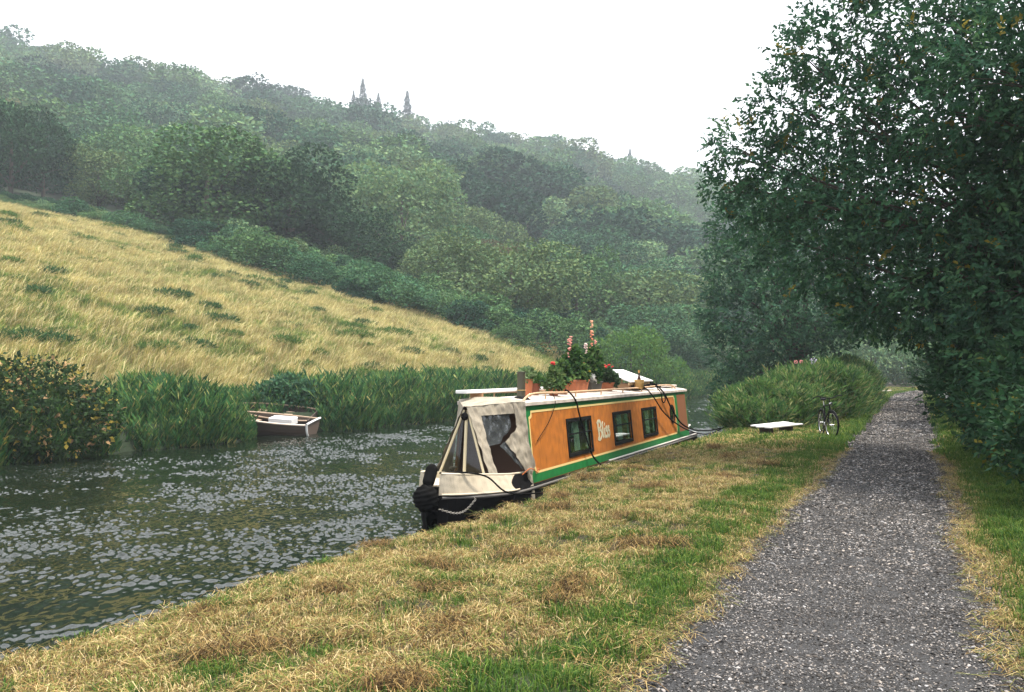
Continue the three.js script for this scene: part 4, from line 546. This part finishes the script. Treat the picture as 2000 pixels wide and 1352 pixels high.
  { const T = [], uv = [], P = (x, z) => [lerp(apex[0] - 0.03, -0.01, x), lerp(1.605, 1.665 + 0.06 * (1 - z * z), x) + 0.004 + 0.008 * N1(x * 4, z * 3), z * lerp(0.035, 0.565, x)]; for (let i = 0; i < 16; i++) for (let j = -6; j < 6; j++) { const q = [P(i / 16, j / 6), P((i + 1) / 16, j / 6), P((i + 1) / 16, (j + 1) / 6), P(i / 16, (j + 1) / 6)]; for (const k of [0, 2, 1, 0, 3, 2]) { T.push(...q[k]); uv.push(q[k][0], q[k][2]); } } const g3 = new THREE.BufferGeometry(); g3.setAttribute('position', new THREE.Float32BufferAttribute(T, 3)); g3.setAttribute('uv', new THREE.Float32BufferAttribute(uv, 2)); g3.computeVertexNormals(); part(cover, 'canopy_top', g3, canvas); }
  // fenders, lines and fittings on the bow
  const fen = part(boat, 'bow_fender', (() => { const g3 = new THREE.SphereGeometry(0.17, 36, 36); g3.scale(0.85, 1.02, 1); const q = g3.attributes.position; for (let i = 0; i < q.count; i++) { const k = 1 + 0.05 * Math.sin(q.getY(i) * 110 + 3 * Math.atan2(q.getZ(i), q.getX(i))) + 0.05 * N1(q.getX(i) * 9, q.getY(i) * 9); q.setXYZ(i, q.getX(i) * k, q.getY(i) * k, q.getZ(i) * k); } g3.translate(-1.88, 0.46, 0); g3.computeVertexNormals(); return g3; })(), rubber);
  part(fen, 'upper_pad', (() => { const g3 = new THREE.CapsuleGeometry(0.08, 0.16, 6, 12); g3.rotateZ(-0.5); g3.translate(-1.77, 0.74, 0); return g3; })(), rubber);
  const links = []; for (let i = 0; i < 25; i++) { const k = i / 24, g3 = new THREE.TorusGeometry(0.014, 0.005, 5, 10); g3.scale(1.4, 1, 1); if (i % 2) g3.rotateX(Math.PI / 2); g3.translate(-1.83 + 0.4 * k, 0.33 - 0.12 * Math.sin(k * 3.0) + 0.1 * k, 0.09 + 0.4 * Math.sqrt(k)); links.push(g3); } part(fen, 'chain', merge(links), std(0.25, 0.24, 0.22, 0.5, { metalness: 0.6 }));
  part(boat, 'bow_line', tube([[-1.62, 0.76, 0.05], [-1.5, 0.77, 0.3], [-1.25, 0.7, 0.56], [-0.98, 0.47, 0.72], [-0.5, 0.4, 0.95], [0.1, 0.44, 1.3]], 0.012, 40, 6), rope);
  part(boat, 'tie_cord', tube([[-0.32, 0.62, 0.66], [-0.2, 0.7, 0.73], [0.05, 0.62, 0.74], [0.2, 0.66, 0.68], [0.3, 0.62, 0.66]], 0.008, 24, 5), std(0.45, 0.12, 0.03, 0.8));
  part(boat, 'stern_rail', tube([[10.25, 0.45, 0.6], [10.3, 0.62, 0.58], [11.0, 0.66, 0.45], [11.4, 0.62, 0]], 0.018, 24, 6), std(0.6, 0.58, 0.55, 0.6));
  part(boat, 'roof_cord', tube([[1.3, 1.75, 0.46], [1.1, 1.62, 0.59], [0.75, 1.35, 0.64], [0.3, 1.05, 0.62]], 0.006, 20, 5), rope);
}
const onBoat = (o) => { boat.updateMatrixWorld(true); o.updateMatrix(); o.matrix.premultiply(boat.matrixWorld); o.matrix.decompose(o.position, o.quaternion, o.scale); return shade(o); };
const ROOF = (z) => 1.705 - 0.15 * z * z;
// things standing on the roof
function potPlant(label, x, z, pot, r, h, leaves, blooms) {
  const o = thing('potted_plant', label, 'potted plant', 'pots on the boat roof'); o.position.set(x, ROOF(z) + 0.004, z);
  const prof = [[0.001, 0], [r * 0.72, 0], [r, h * 0.86], [r * 1.1, h * 0.86], [r * 1.1, h], [r * 0.96, h], [r * 0.9, h * 0.85], [0.001, h * 0.82]].map(([a, b]) => new THREE.Vector2(a, b));
  let g = pot.long ? null : new THREE.LatheGeometry(prof, 20);
  if (pot.long) { g = new THREE.BoxGeometry(pot.long, h, r * 2, 8, 1, 4); const p = g.attributes.position; for (let i = 0; i < p.count; i++) { const k = p.getY(i) > 0 ? 1 : 0.82; p.setX(i, p.getX(i) * k); p.setZ(i, p.getZ(i) * k); } g.translate(0, h / 2, 0); g.computeVertexNormals(); const rim = new RoundedBoxGeometry(pot.long * 1.08, 0.035, r * 2.15, 2, 0.012); rim.translate(0, h - 0.01, 0); g = merge([g, rim]); }
  part(o, 'pot', g, pot.m);
  part(o, 'foliage', foliage(leaves.blobs.map((b) => [b[0] * 0.95, h + (b[1] - h) * 0.86, b[2] * 0.9, b[3] * 0.8, b[4] * 0.8, b[5] * 0.8]), { seed: leaves.seed, count: leaves.n, size: leaves.size, width: leaves.w ?? 0.32, tones: leaves.tones ?? [[0.04, 0.1, 0.028], [0.06, 0.13, 0.035], [0.022, 0.065, 0.025], [0.1, 0.17, 0.05]], shell: 0.7, upright: leaves.up ?? 0.2, floor: h * 0.6 }), near);
  const stems = leaves.blobs.map((b) => taperTube([[0, h * 0.7, 0], [b[0] * 0.5, (h + b[1]) / 2, b[2] * 0.5], [b[0], b[1], b[2]]], 0.006, 0.003, 5, 4)); part(o, 'stem', merge(stems), std(0.06, 0.09, 0.04));
  for (const [bx, by, bz, br, col, tall] of blooms) { const g2 = []; const RR = rng(Math.floor(bx * 977 + by * 131) + 7); for (let i = 0; i < (tall ? 16 : 9); i++) { const q = new THREE.SphereGeometry(br * (0.45 + 0.4 * RR()), 6, 5); q.scale(1, 0.7, 1); q.translate(bx + (RR() - 0.5) * br * 1.6, by + (tall ? (RR() - 0.5) * tall : (RR() - 0.5) * br), bz + (RR() - 0.5) * br * 1.6); g2.push(q); } part(o, 'bloom', merge(g2), std(...col, 0.8)); }
  return onBoat(o);
}
const tc = { m: terracotta }, RED = [0.6, 0.03, 0.03], PINK = [0.7, 0.3, 0.25], YEL = [0.75, 0.6, 0.05];
potPlant('tall cylindrical terracotta pot with pale leaves just behind the chimney', 1.05, 0.12, tc, 0.09, 0.28, { blobs: [[0, 0.36, 0, 0.13, 0.12, 0.13]], n: 160, size: 0.09, seed: 1, tones: [[0.2, 0.28, 0.14], [0.12, 0.2, 0.08]] }, []);
potPlant('dark flared terracotta pot between the tall pot and the red flower', 1.6, 0.0, { m: std(0.2, 0.06, 0.03, 0.85) }, 0.1, 0.2, { blobs: [[0, 0.26, 0, 0.14, 0.1, 0.14]], n: 160, size: 0.1, seed: 2 }, []);
potPlant('trailing plant with one bright red flower near the handrail', 1.85, 0.25, tc, 0.1, 0.12, { blobs: [[0, 0.2, 0, 0.2, 0.13, 0.2], [0.1, 0.35, 0, 0.13, 0.16, 0.13]], n: 420, size: 0.09, seed: 3, tones: [[0.14, 0.2, 0.07], [0.09, 0.16, 0.05], [0.06, 0.12, 0.04]] }, [[-0.05, 0.55, 0, 0.035, RED]]);
potPlant('small round terracotta pot with leafy green plant left of the trough', 2.55, 0.12, tc, 0.13, 0.19, { blobs: [[0, 0.34, 0, 0.22, 0.2, 0.2], [-0.1, 0.48, 0, 0.16, 0.16, 0.15]], n: 520, size: 0.1, seed: 4 }, [[0.12, 0.3, 0.12, 0.022, YEL]]);
potPlant('wide terracotta trough with tall dark shrub and yellow flower', 3.45, 0.05, { m: terracotta, long: 0.72 }, 0.13, 0.24, { blobs: [[-0.22, 0.52, 0, 0.22, 0.26, 0.2], [0, 0.44, 0, 0.28, 0.2, 0.2], [0.2, 0.4, 0, 0.2, 0.18, 0.18], [-0.18, 0.78, 0, 0.14, 0.2, 0.14]], n: 1100, size: 0.11, seed: 5 }, [[0.25, 0.42, 0.15, 0.035, YEL], [-0.38, 0.84, 0, 0.03, PINK, 0.35], [-0.28, 0.95, 0, 0.025, PINK, 0.3], [0.05, 0.56, 0.12, 0.025, [0.35, 0.05, 0.03]]]);
potPlant('dark planter with the tallest shrub and coral flower spikes', 4.3, 0.05, { m: std(0.06, 0.055, 0.045, 0.8), long: 0.66 }, 0.12, 0.2, { blobs: [[0, 0.46, 0, 0.28, 0.28, 0.22], [0.08, 0.74, 0, 0.2, 0.24, 0.18], [-0.2, 0.62, 0, 0.14, 0.2, 0.14], [0.22, 0.55, 0, 0.16, 0.2, 0.16]], n: 1200, size: 0.11, seed: 6 }, [[0.0, 1.02, 0, 0.034, [0.75, 0.25, 0.15], 0.4], [0.02, 1.3, 0, 0.03, [0.75, 0.4, 0.25], 0.24], [0.24, 0.92, 0, 0.03, PINK, 0.26], [-0.32, 0.86, 0, 0.03, [0.8, 0.6, 0.55], 0.2]]);
potPlant('terracotta pot with dark bushy plant and small red flowers', 5.1, 0.1, tc, 0.15, 0.18, { blobs: [[0, 0.3, 0, 0.26, 0.18, 0.22], [0.12, 0.24, 0.06, 0.2, 0.16, 0.18], [-0.1, 0.38, 0, 0.2, 0.12, 0.18]], n: 900, size: 0.08, seed: 7, tones: [[0.035, 0.07, 0.035], [0.05, 0.09, 0.04]] }, [[-0.25, 0.5, 0.05, 0.028, RED], [0, 0.54, 0.05, 0.028, RED], [0.2, 0.5, 0.05, 0.025, RED], [-0.1, 0.53, 0, 0.022, RED]]);
{
  const dog = thing('dog_ornament', 'small white dog-shaped ornament peeping out of the dark planter', 'ornament'); dog.position.set(4.2, ROOF(0) + 0.2, 0.1);
  const blob = (r, x, y, z, sx = 1, sy = 1, sz = 1) => { const g = new THREE.SphereGeometry(r, 14, 10); g.scale(sx, sy, sz); g.translate(x, y, z); return g; }, whiteFur = std(0.75, 0.73, 0.7, 0.9);
  part(dog, 'body', merge([blob(0.09, 0.08, 0.02, 0, 1.2, 1, 1), blob(0.075, -0.05, 0.09, 0.03)]), whiteFur);
  for (const e of [-1, 1]) { const g = new THREE.ConeGeometry(0.03, 0.07, 8); g.translate(-0.05 + e * 0.045, 0.17, 0.03); part(dog, 'ear', g, whiteFur); } part(dog, 'nose', blob(0.022, -0.075, 0.085, 0.1), darkIron); onBoat(dog);
  const chest = thing('roof_box', 'timber box with sloping white lid standing on the boat roof', 'box'); chest.position.set(6.75, ROOF(0), -0.02);
  part(chest, 'base', merge([rbox(1.5, 0.12, 0.66, 0.01, 0, 0.08, 0), box(0.08, 0.06, 0.6, -0.6, 0, 0), box(0.08, 0.06, 0.6, 0.6, 0, 0)]), timber);
  const lid = rbox(1.75, 0.035, 0.78, 0.01); lid.rotateX(0.34); lid.translate(0, 0.31, 0.04); part(chest, 'lid', lid, whitePaint); const fr = box(1.7, 0.06, 0.03, 0, 0.14, 0.345); part(chest, 'front_lip', fr, std(0.5, 0.36, 0.2, 0.8)); part(chest, 'prop', merge([bar([-0.7, 0.14, -0.3], [-0.7, 0.36, -0.34], 0.018), bar([0.7, 0.14, -0.3], [0.7, 0.36, -0.34], 0.018)]), timber); onBoat(chest);
  const buck = thing('wooden_bucket', 'small wooden bucket holding a bottle in front of the white lid', 'bucket'); buck.position.set(6.25, ROOF(0.45) + 0.06, 0.45);
  part(buck, 'tub', new THREE.LatheGeometry([[0.001, 0], [0.09, 0], [0.115, 0.2], [0.1, 0.2], [0.085, 0.03], [0.001, 0.03]].map(([a, b]) => new THREE.Vector2(a, b)), 18), std(0.5, 0.3, 0.1, 0.8)); part(buck, 'hoop', (() => { const g = new THREE.TorusGeometry(0.106, 0.006, 6, 20); g.rotateX(Math.PI / 2); g.translate(0, 0.13, 0); return g; })(), brass); onBoat(buck);
  const bot = thing('bottle', 'dark bottle with gold top standing in the wooden bucket', 'bottle'); bot.position.set(6.25, ROOF(0.45) + 0.1, 0.45);
  part(bot, 'glass', new THREE.LatheGeometry([[0.001, 0], [0.04, 0], [0.042, 0.18], [0.018, 0.26], [0.016, 0.33], [0.001, 0.33]].map(([a, b]) => new THREE.Vector2(a, b)), 16), std(0.06, 0.02, 0.015, 0.2)); part(bot, 'cap', new THREE.CylinderGeometry(0.02, 0.02, 0.06, 12).translate(0, 0.34, 0), std(0.6, 0.3, 0.08, 0.4)); onBoat(bot);
  const sign = thing('name_board', 'small white board with dark and yellow marks leaning on the roof', 'board'); sign.position.set(8.35, ROOF(0) + 0.01, 0); sign.rotation.set(-0.55, 0.3, 0);
  part(sign, 'board', rbox(0.75, 0.3, 0.02, 0.006, 0, 0.15, 0), std(0.6, 0.6, 0.6, 0.7)); part(sign, 'dark_mark', box(0.16, 0.12, 0.004, 0.12, 0.2, 0.0125), std(0.03, 0.03, 0.05)); part(sign, 'yellow_mark', box(0.1, 0.06, 0.004, 0.26, 0.08, 0.0125), std(0.6, 0.42, 0.1)); for (let i = 0; i < 3; i++) part(sign, 'grey_line', box(0.3, 0.012, 0.003, -0.15, 0.08 + i * 0.05, 0.0122), std(0.25, 0.3, 0.35)); onBoat(sign);
  const pole = thing('gang_plank', 'long white plank lying along the far side of the roof', 'plank'); pole.position.set(0, 1.74, -0.36); part(pole, 'board', rbox(3.2, 0.05, 0.2, 0.01, 1.3, 0.06, 0), whitePaint); part(pole, 'block', merge([box(0.06, 0.09, 0.2, 0.2, -0.01, 0), box(0.06, 0.09, 0.2, 2.2, -0.01, 0)]), timber); onBoat(pole);
  // lines
  const line = (label, pts, r, seg = 60) => { const o = new THREE.Mesh(tube(pts, r, seg, 6), rope); o.name = numbered('rope'); scene.add(o); tag(o, label, 'rope', 'dark ropes of the moored boat'); return onBoat(o); };
  line('black rope hanging from the handrail across the nearest window', [[2.0, 1.79, 0.4], [1.95, 1.78, 0.47], [1.98, 1.62, 0.6], [2.06, 1.4, 0.63], [2.25, 1.0, 0.68], [2.5, 0.6, 0.74], [2.85, 0.4, 0.86], [3.2, 0.42, 1.05], [3.6, 0.44, 1.25]], 0.016);
  line('black rope running from the white-lidded box past the third window', [[6.3, 1.82, 0.3], [6.5, 1.76, 0.5], [6.7, 1.58, 0.62], [7.3, 1.2, 0.7], [8.3, 0.85, 0.78], [9.8, 0.55, 0.85], [11.2, 0.42, 0.95], [12.6, 0.5, 1.1], [14.2, 0.58, 1.4]], 0.016);
  line('black rope running from the roof past the porthole to the stern', [[7.4, 1.9, 0.2], [7.6, 1.8, 0.45], [7.75, 1.62, 0.6], [8.2, 1.25, 0.66], [8.9, 0.85, 0.72], [9.9, 0.62, 0.78], [11.2, 0.5, 0.8], [12.4, 0.46, 0.9], [13.6, 0.55, 1.3]], 0.02);
  const coil = []; const CR = rng(55); for (let i = 0; i < 60; i++) { const k = i / 59; coil.push([6.1 + 1.9 * Math.abs(Math.sin(k * 9)), ROOF(0.35) + 0.04 + 0.13 * CR(), 0.3 + 0.22 * Math.sin(k * 41) * CR()]); } line('tangled heap of black rope in front of the white-lidded box', coil, 0.015, 240);
  line('loop of black rope dangling over the roof edge above third window', [[7.5, 1.8, 0.46], [7.55, 1.6, 0.6], [7.5, 1.45, 0.63], [7.65, 1.38, 0.63], [7.8, 1.46, 0.63], [7.72, 1.62, 0.6]], 0.013, 40);
}

// ------------------------------------------------------------------ on the bank
{
  const seat = thing('plank_seat', 'low white plank seat on short supports beside the bicycle', 'plank seat'); seat.position.set(6.75, 0, -20.4); seat.position.y = land(...along(6.75, -20.4)); seat.rotation.set(0, 0.62, 0.03);
  const plankG = (w) => { const g = new RoundedBoxGeometry(1.35, 0.035, w, 2, 0.008), p = g.attributes.position; for (let i = 0; i < p.count; i++) p.setY(i, p.getY(i) + 0.006 * N1(p.getX(i) * 3, w * 9)); g.computeVertexNormals(); return g; };
  for (const [z, dx] of [[-0.2, 0.02], [0.0, -0.03], [0.2, 0.05]]) { const g = plankG(0.185); g.translate(dx, 0.21 - z * 0.06, z); part(seat, 'plank', g, whitePaint); }
  for (const x of [-0.5, 0.5]) part(seat, 'support', rbox(0.05, 0.19, 0.4, 0.01, x * 0.8, 0.09, 0), std(0.05, 0.035, 0.025, 0.9));
  const logd = new THREE.Mesh(tube([[0, 0.04, 0], [0.7, 0.07, 0.1], [1.5, 0.05, 0.05], [2.1, 0.1, 0.2]], 0.06, 20, 8), std(0.5, 0.45, 0.4, 0.9)), [lx, lz] = world(70, -0.2); logd.name = 'fallen_log'; logd.position.set(lx - 3.5, land(70, -2.2), lz); logd.rotation.y = 0.3; scene.add(shade(logd)); tag(logd, 'pale bare log lying beside the far bend of the path', 'log');
  const stick = new THREE.Mesh(tube([[0, 0.03, 0], [0.5, 0.06, -0.1], [1.05, 0.04, -0.25]], 0.035, 14, 7), std(0.4, 0.28, 0.14, 0.9)); stick.name = 'driftwood'; stick.position.set(5.15, land(...along(5.15, -20.2)) + 0.01, -20.2); scene.add(shade(stick)); tag(stick, 'tan piece of driftwood on the bank edge left of the plank seat', 'driftwood');
  // bicycle
  const bike = thing('bicycle', 'black bicycle parked facing us on the grass left of the path', 'bicycle'), bx = 7.72, bz = -19.6; bike.position.set(bx, land(...along(bx, bz)), bz); bike.rotation.set(0, -1.72, 0); bike.scale.setScalar(0.97);
  const paint = matt(0.008, 0.008, 0.009, 0.35), chrome = std(0.6, 0.6, 0.6, 0.2, { metalness: 1 }), RW = 0.335, rear = [-0.53, RW, 0], front = [0.53, RW, 0];
  const wheel = (c, turn, nm = 'wheel') => { const tyre = new THREE.TorusGeometry(RW - 0.02, 0.02, 8, 40), rim = new THREE.TorusGeometry(RW - 0.042, 0.011, 6, 40), sp = []; for (let i = 0; i < 20; i++) { const a = i / 20 * 6.283; sp.push(bar([Math.cos(a + 0.3 * (i % 2 ? 1 : -1)) * 0.02, Math.sin(a) * 0.02, (i % 2 ? 0.03 : -0.03)], [Math.cos(a) * (RW - 0.05), Math.sin(a) * (RW - 0.05), 0], 0.0016, 4)); } const gs = [tyre, rim, merge([...sp, bar([0, 0, -0.05], [0, 0, 0.05], 0.022, 10)])]; for (const g of gs) { g.rotateY(turn); g.translate(...c); } const w = part(bike, nm, gs[0], rubber); part(w, 'rim', gs[1], chrome); part(w, 'spokes', gs[2], chrome); return w; };
  wheel(rear, 0); wheel(front, 0.25);
  const bb = [-0.08, 0.29, 0], st = [-0.24, 0.78, 0], hd = [0.33, 0.84, 0], hb = [0.38, 0.68, 0];
  part(bike, 'frame', merge([bar(bb, st, 0.017), bar(st, hd, 0.016), bar(bb, hb, 0.019), bar(hd, hb, 0.021), ...[1, -1].flatMap((k) => [bar([bb[0], bb[1], 0.03 * k], [rear[0], rear[1], 0.055 * k], 0.01), bar([st[0], st[1], 0.02 * k], [rear[0], rear[1], 0.055 * k], 0.008)])]), paint);
  part(bike, 'fork', merge([1, -1].map((k) => taperTube([[0.39, 0.68, 0.05 * k], [0.44, 0.5, 0.055 * k], [0.53, RW, 0.055 * k]], 0.014, 0.009, 8, 7)).concat([bar([0.39, 0.68, -0.05], [0.39, 0.68, 0.05], 0.015), bar([0.39, 0.68, 0], [0.3, 0.98, 0], 0.013)])), paint);
  const hbar = part(bike, 'handlebar', tube([[0.12, 1.0, 0.31], [0.24, 1.03, 0.25], [0.31, 1.0, 0.06], [0.31, 1.0, -0.06], [0.3, 1.06, -0.22], [0.2, 1.06, -0.33]], 0.013, 30, 8), paint); for (const [a, b] of [[[0.12, 1.0, 0.31], [0.02, 0.98, 0.32]], [[0.2, 1.06, -0.33], [0.09, 1.06, -0.35]]]) part(hbar, 'grip', bar(a, b, 0.018), rubber);
  part(bike, 'saddle', (() => { const g = new THREE.SphereGeometry(0.1, 16, 10); g.scale(1.35, 0.35, 0.8); const p = g.attributes.position; for (let i = 0; i < p.count; i++) if (p.getX(i) > 0) p.setZ(i, p.getZ(i) * (1 - 4 * p.getX(i))); g.translate(-0.3, 0.95, 0); g.computeVertexNormals(); return g; })(), paint); part(bike, 'seat_post', bar(st, [-0.29, 0.93, 0], 0.013), chrome);
  const lampB = part(bike, 'headlamp', (() => { const g = new THREE.CylinderGeometry(0.045, 0.03, 0.08, 16); g.rotateZ(-Math.PI / 2); g.translate(0.42, 0.86, 0); return g; })(), paint); part(lampB, 'lens', (() => { const g = new THREE.SphereGeometry(0.042, 14, 8, 0, 6.3, 0, 1.2); g.scale(1, 0.4, 1); g.rotateZ(-Math.PI / 2); g.translate(0.455, 0.86, 0); return g; })(), chrome);
  part(bike, 'mudguard', (() => { const pts = []; for (let i = 0; i <= 12; i++) { const a = 0.3 + i / 12 * 2.6; pts.push([rear[0] + Math.cos(a) * (RW + 0.02), RW + Math.sin(a) * (RW + 0.02), 0]); } return tube(pts, 0.022, 24, 5); })(), paint); part(bike, 'mudguard', (() => { const pts = []; for (let i = 0; i <= 12; i++) { const a = -0.1 + i / 12 * 2.0; pts.push([front[0] + Math.cos(a) * (RW + 0.02) * 0.97, RW + Math.sin(a) * (RW + 0.02), -Math.cos(a) * 0.08]); } return tube(pts, 0.022, 24, 5); })(), paint);
  const crank = part(bike, 'chainring', (() => { const g = new THREE.TorusGeometry(0.09, 0.008, 6, 26); g.translate(-0.08, 0.29, 0.05); return g; })(), chrome); part(crank, 'pedal', merge([bar([-0.08, 0.29, 0.07], [0.02, 0.16, 0.07], 0.009), box(0.09, 0.02, 0.08, 0.02, 0.16, 0.12)]), darkIron); part(crank, 'pedal', merge([bar([-0.08, 0.29, -0.07], [-0.18, 0.42, -0.07], 0.009), box(0.09, 0.02, 0.08, -0.18, 0.42, -0.12)]), darkIron);
  part(bike, 'stand', bar([-0.12, 0.28, 0.03], [-0.1, 0.0, 0.2], 0.01), darkIron);
  // flowers on the bush and by the hedge
  const bloom = (label, name, x, y, z, r, col, n) => { const R = rng(Math.floor(x * 100)), T = new Tris(); for (let i = 0; i < n; i++) { const d = randDir(R), p = V(d.x * r * 0.6, d.y * r * 0.6, d.z * r * 0.6), v = 0.8 + 0.4 * R(); leaf(T, p, d, randDir(R), r * 0.9, r * 0.4, [col[0] * v, col[1] * v, col[2] * v]); } const o = new THREE.Group(); o.name = numbered(name); part(o, 'petals', T.geo(), leafMat(1, 1, 1, 0.3)); part(o, 'stem', bar([0, -0.5, 0], [0, 0, 0], 0.012, 5), std(0.06, 0.1, 0.04)); o.position.set(x, y, z); scene.add(o); return tag(o, label, 'flower'); };
  bloom('pale lilac-white flower head on top of the tallest grassy bush', 'flower_head', 11.3, 2.02, -29.9, 0.1, [0.62, 0.55, 0.72], 60);
  bloom('left pink flower head on top of the tallest grassy bush', 'flower_head', 10.55, 1.98, -29.6, 0.055, [0.75, 0.35, 0.35], 40); bloom('right pink flower head beside the lilac-white one', 'flower_head', 10.75, 1.98, -29.6, 0.055, [0.75, 0.35, 0.33], 40); bloom('white flower in the hedge right of the sunny path', 'flower_head', 12.75, 0.9, -23.6, 0.1, [0.75, 0.75, 0.75], 40);
}
// ------------------------------------------------------------------ two old rowing boats in the growth of the far bank
{
  const rowing = (label, opts) => {
    const o = thing('rowing_boat', label, 'rowing boat', 'old rowing boats at the far bank'), L = 2.9, wood = std(0.075, 0.05, 0.035, 0.85), woodL = std(0.33, 0.24, 0.17, 0.8), half = (k) => 0.58 * Math.pow(Math.sin(Math.min(1, k * 0.75 + 0.28) * Math.PI * (k > 0.6 ? 1 : 1)) , 0.7) * (k > 0.65 ? Math.sqrt(clamp((1.02 - k) / 0.37)) : 1) , sh = (k) => 0.42 + 0.14 * Math.pow(k, 2);
    const plank = (r0, r1, nm) => { for (const sd of [1, -1]) { const T = [], P = (k, r, o2) => { const h = half(k), a = r; return [-(k * L), 0.02 + (sh(k) - 0.02) * Math.pow(a, 1.4), sd * (h * (0.32 + 0.68 * Math.sqrt(a)) - o2)]; }; for (let i = 0; i < 14; i++) { const k0 = i / 14, k1 = (i + 1) / 14; for (const o2 of [0, 0.02]) { const q = [P(k0, r0, o2 - 0.012), P(k1, r0, o2 - 0.012), P(k1, r1, o2), P(k0, r1, o2)]; for (const k of [0, 1, 2, 0, 2, 3]) T.push(...q[k]); } } const g = new THREE.BufferGeometry(); g.setAttribute('position', new THREE.Float32BufferAttribute(T, 3)); g.computeVertexNormals(); part(o, nm, g, opts.hull ?? wood); } };
    wood.side = THREE.DoubleSide; if (opts.hull) opts.hull.side = THREE.DoubleSide;
    for (let i = 0; i < 5; i++) plank(i / 5, (i + 1) / 5, 'plank');
    const bot = new THREE.Shape(); bot.moveTo(0, -half(0) * 0.35); for (let i = 0; i <= 14; i++) bot.lineTo(-i / 14 * L, -half(i / 14) * 0.35); for (let i = 14; i >= 0; i--) bot.lineTo(-i / 14 * L, half(i / 14) * 0.35); const bg = new THREE.ExtrudeGeometry(bot, { depth: 0.02, bevelEnabled: false }); bg.rotateX(Math.PI / 2); bg.translate(0, 0.04, 0); part(o, 'bottom', bg, opts.hull ?? wood);
    const tr = new THREE.Shape(); tr.moveTo(-half(0) * 0.35, 0.03); tr.lineTo(half(0) * 0.35, 0.03); tr.quadraticCurveTo(half(0) * 0.9, 0.2, half(0), sh(0) + 0.03); tr.lineTo(-half(0), sh(0) + 0.03); tr.quadraticCurveTo(-half(0) * 0.9, 0.2, -half(0) * 0.35, 0.03); const tg = new THREE.ExtrudeGeometry(tr, { depth: 0.03, bevelEnabled: false }); tg.rotateY(Math.PI / 2); const transom = part(o, 'transom', tg, opts.hull ?? wood);
    if (opts.white) { part(transom, 'painted_edge', merge([tube([[0.035, 0.06, half(0) * 0.45], [0.035, 0.2, half(0) * 0.88], [0.035, sh(0) + 0.04, half(0) + 0.01]], 0.03, 12, 6), tube([[0.035, sh(0) + 0.04, half(0)], [0.035, sh(0) + 0.045, 0], [0.035, sh(0) + 0.04, -half(0)]], 0.028, 12, 6)]), whitePaint); }
    for (const sd of [1, -1]) part(o, 'gunwale', tube(steps([0, 0.97, 0.07]).map((k) => [-k * L, sh(k) + 0.015, sd * half(k)]), 0.026, 40, 6), opts.white && sd > 0 ? std(0.6, 0.5, 0.42, 0.7) : woodL);
    for (const k of [0.28, 0.55]) part(o, 'thwart', box(0.24, 0.03, half(k) * 1.45, -k * L, sh(k) - 0.12, 0), opts.white && k < 0.3 ? whitePaint : woodL);
    if (opts.white) part(o, 'locker', rbox(0.62, 0.17, 0.42, 0.01, -0.72, 0.45, 0.16), whitePaint);
    return o;
  };
  const a = rowing('brown rowing boat with white-edged stern half hidden in the reeds', { white: true }); const [ax, az] = world(21.05, -17.75); a.scale.setScalar(1.3); a.position.set(-6.75, WATER - 0.14, -26.95); a.rotation.set(0.12, -0.12, -0.05); shade(a);
  const b = rowing('dark rowing boat tilted on the bank behind the white-edged one', { hull: std(0.05, 0.035, 0.028, 0.85) }); const [b0, b1] = world(21.0, -18.55); b.scale.setScalar(1.2); b.position.set(-7.0, -0.4, -28.1); b.rotation.set(0.3, -0.1, -0.05); shade(b);
}
renderer.render(scene, camera);
